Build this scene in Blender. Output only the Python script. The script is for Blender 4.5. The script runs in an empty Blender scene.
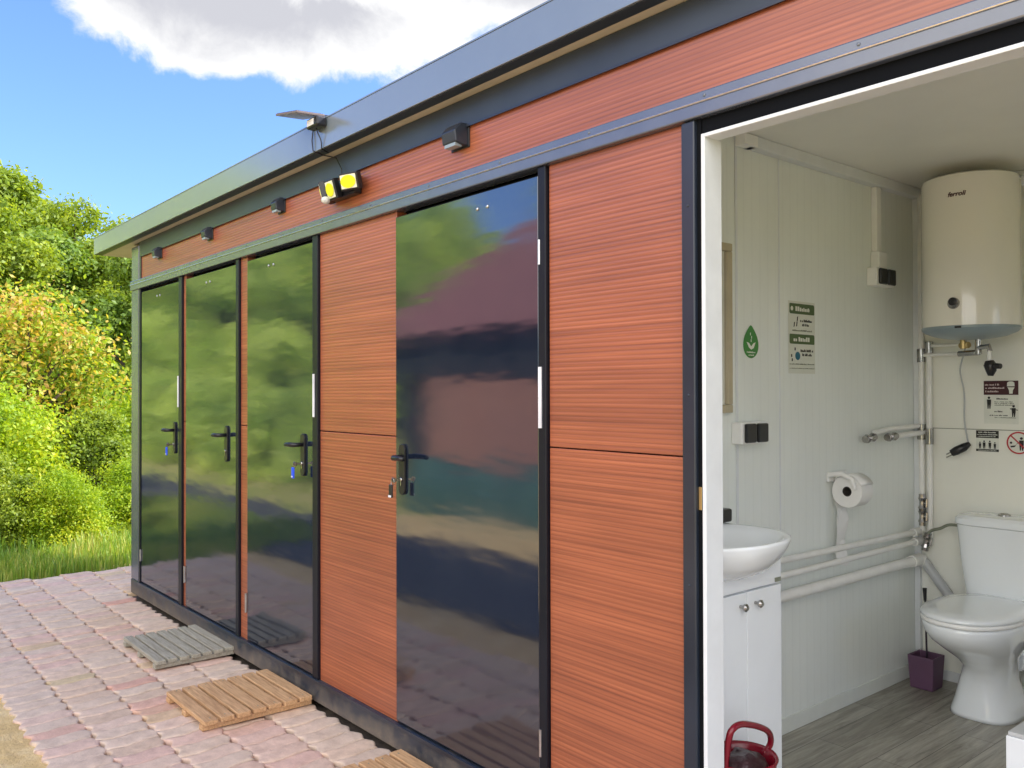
import bpy, bmesh, math, random
from mathutils import Vector, Matrix, noise as mn
R = math.radians
rnd = random.Random(7)
scene = bpy.context.scene
C = scene.collection

# ------------------------------------------------------------------ materials
def nt(name):
    m = bpy.data.materials.new(name); m.use_nodes = True
    t = m.node_tree; b = t.nodes['Principled BSDF']
    return m, t, b
def N(t, kind, **kw):
    n = t.nodes.new(kind)
    for k, v in kw.items():
        if k in n.inputs: n.inputs[k].default_value = v
        else: setattr(n, k, v)
    return n
def coords(t, scale=(1, 1, 1), kind='Object'):
    tc = N(t, 'ShaderNodeTexCoord'); mp = N(t, 'ShaderNodeMapping'); mp.inputs['Scale'].default_value = scale
    t.links.new(tc.outputs[kind], mp.inputs['Vector']); return mp.outputs['Vector']
def ramp(t, fac, stops):
    r = N(t, 'ShaderNodeValToRGB'); e = r.color_ramp.elements
    while len(e) < len(stops): e.new(0.5)
    for i, (p, c) in enumerate(stops):
        e[i].position = p; e[i].color = (*c, 1) if len(c) == 3 else c
    t.links.new(fac, r.inputs['Fac']); return r.outputs['Color']
def pm(name, col, rough=.5, metal=0, var=.12, nscale=6, bump=0, bscale=60, stretch=(1, 1, 1), spec=None, coat=0, rvar=.1):
    m, t, b = nt(name)
    v = coords(t, stretch)
    n = N(t, 'ShaderNodeTexNoise', Scale=nscale, Detail=6.0, Roughness=.6); t.links.new(v, n.inputs['Vector'])
    lo = tuple(max(0, c*(1-var)) for c in col); hi = tuple(min(1, c*(1+var)) for c in col)
    t.links.new(ramp(t, n.outputs['Fac'], [(.3, lo), (.7, hi)]), b.inputs['Base Color'])
    mr = N(t, 'ShaderNodeMapRange'); mr.inputs['To Min'].default_value = max(0, rough-rvar*rough); mr.inputs['To Max'].default_value = min(1, rough+rvar*rough*2)
    t.links.new(n.outputs['Fac'], mr.inputs['Value']); t.links.new(mr.outputs['Result'], b.inputs['Roughness'])
    b.inputs['Metallic'].default_value = metal
    if spec is not None: b.inputs['IOR'].default_value = spec
    if coat: b.inputs['Coat Weight'].default_value = coat; b.inputs['Coat Roughness'].default_value = .05
    if bump:
        n2 = N(t, 'ShaderNodeTexNoise', Scale=bscale, Detail=4.0); t.links.new(v, n2.inputs['Vector'])
        bp = N(t, 'ShaderNodeBump', Strength=1.0, Distance=bump); t.links.new(n2.outputs['Fac'], bp.inputs['Height'])
        t.links.new(bp.outputs['Normal'], b.inputs['Normal'])
    return m

def mat_cladding():
    m, t, b = nt('wood_effect_cladding')
    tc = N(t, 'ShaderNodeTexCoord'); sx = N(t, 'ShaderNodeSeparateXYZ'); t.links.new(tc.outputs['Object'], sx.inputs[0])
    # ribs 16 mm apart along Z
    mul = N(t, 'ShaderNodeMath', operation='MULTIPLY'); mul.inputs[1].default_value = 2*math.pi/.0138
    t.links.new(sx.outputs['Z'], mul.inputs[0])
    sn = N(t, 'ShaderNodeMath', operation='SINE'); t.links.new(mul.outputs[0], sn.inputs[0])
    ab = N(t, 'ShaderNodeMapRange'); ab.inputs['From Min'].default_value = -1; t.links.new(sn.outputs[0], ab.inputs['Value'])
    v1 = coords(t, (.55, .55, 50)); n1 = N(t, 'ShaderNodeTexNoise', Scale=1.6, Detail=5.0, Roughness=.6, Distortion=.15); t.links.new(v1, n1.inputs['Vector'])
    v2 = coords(t, (3, 3, 300)); n2 = N(t, 'ShaderNodeTexNoise', Scale=1.5, Detail=4.0, Roughness=.7); t.links.new(v2, n2.inputs['Vector'])
    v3 = coords(t, (.8, .8, 3)); n3 = N(t, 'ShaderNodeTexNoise', Scale=1.5, Detail=3.0); t.links.new(v3, n3.inputs['Vector'])
    c1 = ramp(t, n1.outputs['Fac'], [(.20, (.21, .058, .026)), (.42, (.32, .090, .038)), (.56, (.39, .115, .048)), (.80, (.49, .155, .066))])
    c2 = ramp(t, n2.outputs['Fac'], [(.3, (.80, .76, .74)), (.65, (1.06, 1.06, 1.06))])
    mx = N(t, 'ShaderNodeMix', data_type='RGBA', blend_type='MULTIPLY'); mx.inputs[0].default_value = .75
    t.links.new(c1, mx.inputs[6]); t.links.new(c2, mx.inputs[7])
    c3 = ramp(t, n3.outputs['Fac'], [(.3, (.82, .8, .8)), (.7, (1.1, 1.1, 1.1))])
    mx3 = N(t, 'ShaderNodeMix', data_type='RGBA', blend_type='MULTIPLY'); mx3.inputs[0].default_value = 1
    t.links.new(mx.outputs[2], mx3.inputs[6]); t.links.new(c3, mx3.inputs[7])
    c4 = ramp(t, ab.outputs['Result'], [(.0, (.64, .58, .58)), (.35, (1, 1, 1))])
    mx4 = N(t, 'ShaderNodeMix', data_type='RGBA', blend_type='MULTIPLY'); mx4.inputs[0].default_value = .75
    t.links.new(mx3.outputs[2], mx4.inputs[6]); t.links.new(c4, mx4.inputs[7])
    t.links.new(mx4.outputs[2], b.inputs['Base Color'])
    b.inputs['Roughness'].default_value = .40; b.inputs['IOR'].default_value = 1.75
    bp = N(t, 'ShaderNodeBump', Strength=.4, Distance=.0012); t.links.new(ab.outputs['Result'], bp.inputs['Height'])
    bp2 = N(t, 'ShaderNodeBump', Strength=.5, Distance=.0006); t.links.new(n2.outputs['Fac'], bp2.inputs['Height']); t.links.new(bp.outputs['Normal'], bp2.inputs['Normal'])
    t.links.new(bp2.outputs['Normal'], b.inputs['Normal'])
    return m

def mat_gloss_door():
    m, t, b = nt('glossy_anthracite_sheet')
    v = coords(t, (1.1, 1.1, 4.2)); n = N(t, 'ShaderNodeTexNoise', Scale=2.2, Detail=2.0, Roughness=.45); t.links.new(v, n.inputs['Vector'])
    v2 = coords(t, (1, 1, 1)); n2 = N(t, 'ShaderNodeTexNoise', Scale=3.0, Detail=8.0, Roughness=.7); t.links.new(v2, n2.inputs['Vector'])
    t.links.new(ramp(t, n2.outputs['Fac'], [(.3, (.007, .012, .026)), (.7, (.010, .017, .033))]), b.inputs['Base Color'])
    mr = N(t, 'ShaderNodeMapRange'); mr.inputs['From Min'].default_value = .35; mr.inputs['From Max'].default_value = .75
    mr.inputs['To Min'].default_value = .065; mr.inputs['To Max'].default_value = .115
    t.links.new(n2.outputs['Fac'], mr.inputs['Value']); t.links.new(mr.outputs['Result'], b.inputs['Roughness'])
    b.inputs['IOR'].default_value = 2.2
    b.inputs['Specular Tint'].default_value = (1, 1, 1, 1)
    bp = N(t, 'ShaderNodeBump', Strength=1.0, Distance=.0013); t.links.new(n.outputs['Fac'], bp.inputs['Height'])
    t.links.new(bp.outputs['Normal'], b.inputs['Normal'])
    return m

def mat_island(name, stops, rough=.8, nstops=None, nscale=20, bump=0, bscale=50, stretch=(1, 1, 1), mixf=.6, metal=0):
    m, t, b = nt(name)
    g = N(t, 'ShaderNodeNewGeometry')
    c1 = ramp(t, g.outputs['Random Per Island'], stops)
    v = coords(t, stretch); n = N(t, 'ShaderNodeTexNoise', Scale=nscale, Detail=8.0, Roughness=.65); t.links.new(v, n.inputs['Vector'])
    c2 = ramp(t, n.outputs['Fac'], nstops or [(.3, (.7, .7, .7)), (.7, (1.15, 1.15, 1.15))])
    mx = N(t, 'ShaderNodeMix', data_type='RGBA', blend_type='MULTIPLY'); mx.inputs[0].default_value = mixf
    t.links.new(c1, mx.inputs[6]); t.links.new(c2, mx.inputs[7]); t.links.new(mx.outputs[2], b.inputs['Base Color'])
    b.inputs['Roughness'].default_value = rough
    if bump:
        n2 = N(t, 'ShaderNodeTexNoise', Scale=bscale, Detail=6.0, Roughness=.6); t.links.new(v, n2.inputs['Vector'])
        bp = N(t, 'ShaderNodeBump', Strength=1.0, Distance=bump); t.links.new(n2.outputs['Fac'], bp.inputs['Height'])
        t.links.new(bp.outputs['Normal'], b.inputs['Normal'])
    return m

def mat_leaf(name, stops, trans=.45):
    m, t, b = nt(name)
    g = N(t, 'ShaderNodeNewGeometry')
    oi = N(t, 'ShaderNodeObjectInfo')
    v = coords(t, (1, 1, 1)); n = N(t, 'ShaderNodeTexNoise', Scale=.9, Detail=3.0); t.links.new(v, n.inputs['Vector'])
    ad = N(t, 'ShaderNodeMath', operation='MULTIPLY_ADD'); ad.inputs[1].default_value = .55
    t.links.new(g.outputs['Random Per Island'], ad.inputs[0])
    mr = N(t, 'ShaderNodeMapRange'); mr.inputs['From Min'].default_value = .3; mr.inputs['From Max'].default_value = .7; mr.inputs['To Max'].default_value = .45
    t.links.new(n.outputs['Fac'], mr.inputs['Value']); t.links.new(mr.outputs['Result'], ad.inputs[2])
    c = ramp(t, ad.outputs[0], stops)
    t.links.new(c, b.inputs['Base Color']); b.inputs['Roughness'].default_value = .5
    tr = N(t, 'ShaderNodeBsdfTranslucent')
    hs = N(t, 'ShaderNodeMix', data_type='RGBA', blend_type='MULTIPLY'); hs.inputs[0].default_value = 1; hs.inputs[7].default_value = (1.5, 1.35, .5, 1)
    t.links.new(c, hs.inputs[6]); t.links.new(hs.outputs[2], tr.inputs['Color'])
    ms = N(t, 'ShaderNodeMixShader'); ms.inputs[0].default_value = trans
    t.links.new(b.outputs[0], ms.inputs[1]); t.links.new(tr.outputs[0], ms.inputs[2])
    t.links.new(ms.outputs[0], t.nodes['Material Output'].inputs['Surface'])
    return m

def mat_wall(name, col, axis, pitch=.05, depth=.0003):
    m, t, b = nt(name)
    tc = N(t, 'ShaderNodeTexCoord'); sx = N(t, 'ShaderNodeSeparateXYZ'); t.links.new(tc.outputs['Object'], sx.inputs[0])
    mul = N(t, 'ShaderNodeMath', operation='MULTIPLY'); mul.inputs[1].default_value = 1/pitch; t.links.new(sx.outputs[axis], mul.inputs[0])
    fr = N(t, 'ShaderNodeMath', operation='FRACT'); t.links.new(mul.outputs[0], fr.inputs[0])
    h = ramp(t, fr.outputs[0], [(.0, (0, 0, 0)), (.10, (0, 0, 0)), (.18, (1, 1, 1)), (.92, (1, 1, 1))])
    v = coords(t, (1, 1, .4)); n = N(t, 'ShaderNodeTexNoise', Scale=4.0, Detail=8.0, Roughness=.7); t.links.new(v, n.inputs['Vector'])
    c1 = ramp(t, n.outputs['Fac'], [(.3, tuple(c*.93 for c in col)), (.7, col)])
    c2 = ramp(t, fr.outputs[0], [(.0, (.975, .975, .975)), (.14, (.975, .975, .975)), (.2, (1, 1, 1))])
    mx = N(t, 'ShaderNodeMix', data_type='RGBA', blend_type='MULTIPLY'); mx.inputs[0].default_value = 1
    t.links.new(c1, mx.inputs[6]); t.links.new(c2, mx.inputs[7]); t.links.new(mx.outputs[2], b.inputs['Base Color'])
    b.inputs['Roughness'].default_value = .34
    bp = N(t, 'ShaderNodeBump', Strength=1.0, Distance=depth); t.links.new(h, bp.inputs['Height'])
    t.links.new(bp.outputs['Normal'], b.inputs['Normal'])
    return m

def mat_planks():
    m, t, b = nt('grey_wood_vinyl')
    tc = N(t, 'ShaderNodeTexCoord')
    mp = N(t, 'ShaderNodeMapping'); mp.inputs['Rotation'].default_value = (0, 0, R(90)); t.links.new(tc.outputs['Object'], mp.inputs['Vector'])
    br = N(t, 'ShaderNodeTexBrick', Scale=1.0); br.inputs['Brick Width'].default_value = .9; br.inputs['Row Height'].default_value = .11
    br.inputs['Mortar Size'].default_value = .0012; br.inputs['Color1'].default_value = (.27, .255, .215, 1); br.inputs['Color2'].default_value = (.40, .385, .335, 1); br.inputs['Mortar'].default_value = (.09, .08, .07, 1)
    t.links.new(mp.outputs[0], br.inputs['Vector'])
    v = coords(t, (26, 2.2, 1)); n = N(t, 'ShaderNodeTexNoise', Scale=1.5, Detail=8.0, Roughness=.7, Distortion=.6); t.links.new(v, n.inputs['Vector'])
    c2 = ramp(t, n.outputs['Fac'], [(.3, (.48, .46, .43)), (.7, (1.35, 1.35, 1.33))])
    mx = N(t, 'ShaderNodeMix', data_type='RGBA', blend_type='MULTIPLY'); mx.inputs[0].default_value = 1
    t.links.new(br.outputs['Color'], mx.inputs[6]); t.links.new(c2, mx.inputs[7]); t.links.new(mx.outputs[2], b.inputs['Base Color'])
    b.inputs['Roughness'].default_value = .38
    bp = N(t, 'ShaderNodeBump', Strength=.5, Distance=.0008); t.links.new(n.outputs['Fac'], bp.inputs['Height']); t.links.new(bp.outputs['Normal'], b.inputs['Normal'])
    return m

def mat_ground(name, stops, scale=2., bump=.03, bscale=20, rough=.95, big=None):
    m, t, b = nt(name)
    v = coords(t, (1, 1, 1)); n = N(t, 'ShaderNodeTexNoise', Scale=scale, Detail=12.0, Roughness=.72); t.links.new(v, n.inputs['Vector'])
    c = ramp(t, n.outputs['Fac'], stops)
    t.links.new(c, b.inputs['Base Color']); b.inputs['Roughness'].default_value = rough
    n2 = N(t, 'ShaderNodeTexNoise', Scale=bscale, Detail=10.0, Roughness=.7); t.links.new(v, n2.inputs['Vector'])
    bp = N(t, 'ShaderNodeBump', Strength=1.0, Distance=bump); t.links.new(n2.outputs['Fac'], bp.inputs['Height'])
    t.links.new(bp.outputs['Normal'], b.inputs['Normal'])
    return m

M = {}
M['clad'] = mat_cladding()
M['door'] = mat_gloss_door()
M['frame'] = pm('anthracite_powder_coat', (.018, .025, .040), .30, var=.18, nscale=5, bump=.0004, bscale=9, spec=1.55)
M['beam'] = pm('dark_blue_sheet_steel', (.030, .042, .060), .36, var=.2, nscale=4, bump=.0006, bscale=7, spec=1.5)
M['rail'] = pm('grey_blue_rail_paint', (.085, .10, .135), .22, var=.12, nscale=8, bump=.0004, bscale=9, spec=2.0)
M['fascia'] = pm('smooth_grey_fascia_sheet', (.17, .205, .235), .17, var=.06, nscale=2, bump=.0012, bscale=2.5, spec=2.2)
def mat_base():
    m, t, b = nt('dusty_base_rail_paint')
    tc = N(t, 'ShaderNodeTexCoord'); sx = N(t, 'ShaderNodeSeparateXYZ'); t.links.new(tc.outputs['Object'], sx.inputs[0])
    n = N(t, 'ShaderNodeTexNoise', Scale=9.0, Detail=9.0, Roughness=.7); t.links.new(tc.outputs['Object'], n.inputs['Vector'])
    g = N(t, 'ShaderNodeMapRange'); g.inputs['From Min'].default_value = .012; g.inputs['From Max'].default_value = .10; g.inputs['To Min'].default_value = .30; g.inputs['To Max'].default_value = -.05
    t.links.new(sx.outputs['Z'], g.inputs['Value'])
    a = N(t, 'ShaderNodeMath', operation='ADD'); t.links.new(g.outputs[0], a.inputs[0]); t.links.new(n.outputs['Fac'], a.inputs[1])
    t.links.new(ramp(t, a.outputs[0], [(.45, (.022, .030, .046)), (.85, (.16, .13, .10))]), b.inputs['Base Color'])
    t.links.new(ramp(t, a.outputs[0], [(.4, (.3, .3, .3)), (.75, (.8, .8, .8))]), b.inputs['Roughness'])
    return m
M['base'] = mat_base()
M['black'] = pm('black_rubber_seal', (.006, .007, .009), .6, spec=1.15)
M['jamb'] = pm('near_black_jamb_paint', (.007, .009, .015), .35, spec=1.35)
M['blackpl'] = pm('black_plastic', (.012, .012, .014), .3, bump=.0002, bscale=200)
M['cream'] = pm('cream_soffit_sheet', (.62, .55, .42), .6, var=.08)
M['whiteframe'] = pm('white_painted_steel', (.74, .77, .79), .4, var=.05, nscale=9, bump=.0004, bscale=40)
M['wallL'] = mat_wall('white_ribbed_panel_side', (.85, .89, .855), 'Y')
M['wallB'] = pm('smooth_cream_panel', (.88, .885, .81), .32, var=.03, nscale=2, bump=.0005, bscale=5)
M['ceil'] = pm('ceiling_panel', (.85, .85, .81), .4, var=.05, nscale=1.5)
M['planks'] = mat_planks()
M['steel'] = pm('brushed_steel', (.62, .62, .62), .28, metal=1, var=.1, nscale=30)
M['chrome'] = pm('worn_chrome', (.40, .39, .38), .20, metal=1, var=.25, nscale=40)
M['brass'] = pm('dull_brass', (.55, .42, .2), .35, metal=1)
M['ceramic'] = pm('white_glazed_ceramic', (.85, .89, .915), .07, var=.02, nscale=2, coat=.6)
M['whitepl'] = pm('white_plastic', (.88, .88, .86), .3, var=.04, nscale=5)
M['pipe'] = pm('white_ppr_pipe', (.84, .84, .81), .38, var=.06, nscale=12)
M['greypipe'] = pm('pale_grey_pipe', (.50, .52, .53), .4, var=.06, nscale=12)
M['lacquer'] = pm('white_lacquered_board', (.82, .86, .90), .18, var=.03, nscale=3, coat=.4)
M['enamel'] = pm('cream_white_enamel', (.86, .84, .77), .14, var=.02, nscale=2, coat=.4)
M['greypl'] = pm('grey_blue_plastic', (.26, .33, .37), .3, var=.08)
M['paper'] = pm('soft_white_paper', (.82, .82, .80), .9, var=.04, bump=.0006, bscale=150)
M['card'] = pm('brown_cardboard', (.05, .045, .04), .9)
M['purple'] = pm('dull_purple_plastic', (.13, .065, .12), .4, var=.12)
M['darkpurple'] = pm('dark_purple_plastic', (.03, .018, .035), .4)
M['red'] = pm('dark_red_plastic', (.17, .004, .014), .2, var=.12)
M['rubbish'] = pm('dark_crumpled_liner', (.035, .012, .016), .35, bump=.01, bscale=25, var=.5)
M['mirror'] = pm('mirror_glass', (.8, .8, .8), .02, metal=1, var=.01)
M['goldframe'] = pm('beige_frame_strip', (.46, .40, .27), .4)
M['green'] = pm('green_sticker_vinyl', (.055, .25, .05), .5)
M['olive'] = pm('olive_green_print', (.085, .14, .05), .6)
M['sticker'] = pm('clear_white_sticker', (.70, .72, .64), .5, var=.03)
M['print'] = pm('pale_print', (.80, .82, .74), .6)
M['ink'] = pm('black_print_ink', (.02, .02, .018), .6)
M['greyink'] = pm('grey_print_ink', (.22, .24, .18), .6)
M['blueink'] = pm('blue_print_ink', (.03, .16, .24), .6)
M['maroon'] = pm('dark_maroon_print', (.055, .010, .014), .5)
M['pinkpr'] = pm('pale_pink_print', (.62, .50, .50), .6)
M['redink'] = pm('red_print_ink', (.50, .03, .04), .5)
M['led'] = pm('yellow_led_phosphor', (.85, .85, .02), .35, var=.05, nscale=30)
M['reflector'] = pm('pale_lamp_reflector', (.85, .83, .66), .25, var=.05)
M['lens'] = pm('milky_sensor_lens', (.72, .74, .70), .2)
M['solarcell'] = pm('dark_solar_cell', (.012, .014, .03), .12, spec=1.7)
M['pinkback'] = pm('warm_grey_panel_back', (.16, .12, .11), .4)
M['bluetag'] = pm('bright_blue_plastic', (.01, .07, .75), .35)
M['tagwhite'] = pm('white_key_label', (.75, .76, .80), .4)
M['oldwood'] = mat_island('weathered_grey_wood', [(0, (.30, .28, .215)), (.5, (.38, .355, .28)), (1, (.44, .42, .34))], .8, nscale=3, stretch=(3, 40, 40), bump=.0012, bscale=3, nstops=[(.3, (.55, .52, .48)), (.68, (1.15, 1.15, 1.15))], mixf=.9)
M['newwood'] = mat_island('fresh_pine_wood', [(0, (.48, .28, .13)), (.5, (.58, .36, .18)), (1, (.70, .47, .26))], .7, nscale=3, stretch=(3, 40, 40), bump=.001, bscale=3, nstops=[(.3, (.55, .45, .36)), (.66, (1.12, 1.12, 1.12))], mixf=.9)
M['paver'] = mat_island('tumbled_concrete_paver', [(0, (.60, .45, .335)), (.2, (.67, .51, .385)), (.42, (.64, .51, .40)), (.6, (.68, .53, .41)), (.76, (.67, .46, .375)), (.88, (.69, .56, .43)), (.96, (.63, .36, .28)), (1, (.62, .50, .30))], .85, nscale=16, bump=.0045, bscale=30,
    nstops=[(.28, (.74, .71, .69)), (.5, (.96, .95, .94)), (.72, (1.16, 1.15, 1.14))], mixf=.85)
M['grass'] = mat_ground('rough_grass_ground', [(.3, (.22, .31, .045)), (.46, (.42, .46, .09)), (.58, (.60, .52, .20)), (.75, (.70, .56, .32))], 1.2, .05, 14)
M['sand'] = mat_ground('trodden_yellow_sand', [(.3, (.54, .36, .14)), (.5, (.78, .56, .25)), (.7, (.90, .72, .40))], 3.5, .02, 30)
M['blade'] = mat_leaf('grass_blade', [(0, (.10, .22, .03)), (.5, (.24, .38, .05)), (.8, (.46, .48, .11)), (1, (.62, .54, .24))], .4)
M['leafA'] = mat_leaf('fresh_green_leaf', [(0, (.10, .17, .016)), (.5, (.26, .36, .035)), (1, (.47, .53, .07))], .5)
M['leafB'] = mat_leaf('deep_green_leaf', [(0, (.07, .15, .02)), (.5, (.19, .30, .036)), (1, (.36, .46, .07))], .45)
M['leafC'] = mat_leaf('orange_yellow_leaf', [(0, (.13, .28, .02)), (.40, (.34, .47, .04)), (.60, (.55, .45, .07)), (.82, (.54, .31, .10)), (1, (.56, .24, .10))], .45)
M['leafD'] = mat_leaf('yellow_green_leaf', [(0, (.15, .28, .016)), (.5, (.36, .50, .025)), (1, (.62, .60, .045))], .5)
M['leafY'] = mat_leaf('sun_brightened_yard_leaf', [(0, (.02, .07, .015)), (.25, (.20, .36, .06)), (.5, (.60, .76, .14)), (.8, (.92, .97, .30))], .25)  # sunlit brightness and dark crown gaps put into the leaf colour
M['bark'] = pm('rough_bark', (.09, .065, .045), .9, bump=.02, bscale=14, var=.4)
M['housewall'] = pm('red_brick_wall', (.42, .20, .14), .8, var=.2, nscale=8)
M['houseroof'] = pm('red_brown_roof_tiles', (.30, .125, .115), .8, var=.2, nscale=5, bump=.01, bscale=10)
M['darkwood_shade'] = pm('dark_boards_and_shade', (.02, .022, .024), .8)  # dark colour also carries eave and tree shade on the house
M['tarp'] = pm('green_garden_tarp', (.055, .13, .10), .6, bump=.05, bscale=2, var=.3)
M['glass'] = pm('dark_window_glass', (.02, .025, .03), .05)

# ------------------------------------------------------------------ object helpers
ORG = {}
def link(o, parent=None):
    C.objects.link(o)
    if parent is not None: o.parent = parent
def obj(name, bm, mat, parent=None, origin=None, bevel=0, smooth=False, seg=2, label=None):
    po = ORG.get(parent.name, Vector()) if parent is not None else Vector()
    me = bpy.data.meshes.new(name)
    if bevel:
        for e in bm.edges: pass
    bm.normal_update()
    bmesh.ops.recalc_face_normals(bm, faces=bm.faces)
    if origin is None:
        if parent is None:
            xs = [v.co for v in bm.verts]
            origin = Vector((sum(v.x for v in xs)/len(xs), sum(v.y for v in xs)/len(xs), min(v.z for v in xs)))
        else: origin = po
    origin = Vector(origin)
    # keep texture space in world metres for flat things: object coords only shift
    bmesh.ops.translate(bm, verts=bm.verts, vec=-origin)
    bm.to_mesh(me); bm.free()
    mats = mat if isinstance(mat, (list, tuple)) else [mat]
    for m in mats: me.materials.append(m)
    if smooth:
        for p in me.polygons: p.use_smooth = True
        if smooth != 'all':
            try: me.set_sharp_from_angle(angle=R(38))
            except Exception: pass
    o = bpy.data.objects.new(name, me); link(o, parent)
    o.location = origin - po
    ORG[o.name] = origin
    if bevel:
        b = o.modifiers.new('bevel', 'BEVEL'); b.width = bevel; b.segments = seg; b.limit_method = 'ANGLE'; b.angle_limit = R(35)
    if label: o['label'] = label
    return o
def thing(name, label, cat, loc, group=None):
    o = bpy.data.objects.new(name, None); C.objects.link(o); o.location = loc
    o.empty_display_size = .1
    o['label'] = label; o['category'] = cat
    if group: o['group'] = group
    ORG[o.name] = Vector(loc); return o
def tag(o, label, cat, group=None):
    o['label'] = label; o['category'] = cat
    if group: o['group'] = group
    return o
def struct(o): o['kind'] = 'structure'; return o

def nb(): return bmesh.new()
def box(bm, x0, x1, y0, y1, z0, z1, mi=0):
    vs = [bm.verts.new((x, y, z)) for z in (z0, z1) for y in (y0, y1) for x in (x0, x1)]
    for f in ((0, 1, 3, 2), (4, 6, 7, 5), (0, 4, 5, 1), (2, 3, 7, 6), (0, 2, 6, 4), (1, 5, 7, 3)):
        bm.faces.new([vs[i] for i in f]).material_index = mi
    return vs
def B(x0, x1, y0, y1, z0, z1):
    bm = nb(); box(bm, x0, x1, y0, y1, z0, z1); return bm
def frame_of(d):
    d = d.normalized(); a = Vector((0, 0, 1)) if abs(d.z) < .9 else Vector((1, 0, 0))
    u = d.cross(a).normalized(); return u, d.cross(u).normalized()
def tube(bm, pts, r, n=12, caps=True, mi=0):
    pts = [Vector(p) for p in pts]; rs = r if isinstance(r, (list, tuple)) else [r]*len(pts)
    rings = []; pu = None
    for i, p in enumerate(pts):
        d = (pts[min(i+1, len(pts)-1)]-pts[max(i-1, 0)])
        if pu is None: u, w = frame_of(d)
        else:
            dn = d.normalized(); u = (pu - dn*pu.dot(dn)).normalized(); w = dn.cross(u)
        pu = u
        rings.append([bm.verts.new(p+rs[i]*(math.cos(2*math.pi*k/n)*u+math.sin(2*math.pi*k/n)*w)) for k in range(n)])
    for a, b in zip(rings, rings[1:]):
        for k in range(n): bm.faces.new((a[k], a[(k+1) % n], b[(k+1) % n], b[k])).material_index = mi
    if caps:
        bm.faces.new(rings[0][::-1]).material_index = mi; bm.faces.new(rings[-1]).material_index = mi
    return rings
def T(pts, r, n=12): bm = nb(); tube(bm, pts, r, n); return bm
def smooth_path(pts, k=6):
    P_ = [Vector(p) for p in pts]; P_ = [P_[0]*2-P_[1]]+P_+[P_[-1]*2-P_[-2]]; out = []
    for i in range(1, len(P_)-2):
        a, b_, c, d = P_[i-1:i+3]
        for j in range(k):
            u = j/k; out.append(.5*((2*b_)+(c-a)*u+(2*a-5*b_+4*c-d)*u*u+(3*b_-a-3*c+d)*u**3))
    out.append(P_[-2]); return out
def lathe(bm, prof, c, ax='Z', n=32, sx=1, sy=1):
    """prof = [(r, h)] about axis through c"""
    c = Vector(c); rings = []
    for r, h in prof:
        ring = []
        for k in range(n):
            a = 2*math.pi*k/n; p = Vector((r*math.cos(a)*sx, r*math.sin(a)*sy, h))
            if ax == 'Y': p = Vector((p.x, p.z, p.y))
            if ax == 'X': p = Vector((p.z, p.x, p.y))
            ring.append(bm.verts.new(c+p))
        rings.append(ring)
    for a, b in zip(rings, rings[1:]):
        for k in range(n): bm.faces.new((a[k], a[(k+1) % n], b[(k+1) % n], b[k]))
    bm.faces.new(rings[0][::-1]); bm.faces.new(rings[-1]); return rings
def loft(bm, secs, n=36, power=2., cap=True):
    """secs = (cx, cy, z, ax, ay[, back flatten]) superellipse rings"""
    rings = []
    for s in secs:
        cx, cy, z, ax, ay = s[:5]; pw = s[5] if len(s) > 5 else power; tl = s[6] if len(s) > 6 else 0
        ring = []
        for k in range(n):
            a = 2*math.pi*k/n; ca, sa = math.cos(a), math.sin(a)
            x = math.copysign(abs(ca)**(2/pw), ca)*ax; y = math.copysign(abs(sa)**(2/pw), sa)*ay
            ring.append(bm.verts.new((cx+x, cy+y, z+tl*y)))
        rings.append(ring)
    for a, b in zip(rings, rings[1:]):
        for k in range(n): bm.faces.new((a[k], a[(k+1) % n], b[(k+1) % n], b[k]))
    if cap: bm.faces.new(rings[0][::-1]); bm.faces.new(rings[-1])
    return rings
def bolt(bm, p, ax='Y', r=.004, h=.003):
    s = -1 if ax == 'Y' else 1
    lathe(bm, [(r, 0), (r*.9, s*h*.6), (r*.4, s*h)], p, ax, 10)

# ------------------------------------------------------------------ camera
W = ((0.64036349, 0.00876506, 0.76802199), (0.76806749, -0.00387788, -0.64035716), (-0.00263447, 0.99995407, -0.0092154))
cam = bpy.data.cameras.new('camera'); co = bpy.data.objects.new('camera', cam); C.objects.link(co)
m4 = Matrix(W).to_4x4(); m4.translation = (0, -1.82, 1.41); co.matrix_world = m4
cam.sensor_width = 36; cam.lens = 858.7/1024*36; cam.clip_end = 3000; cam.clip_start = .02
scene.camera = co

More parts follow.
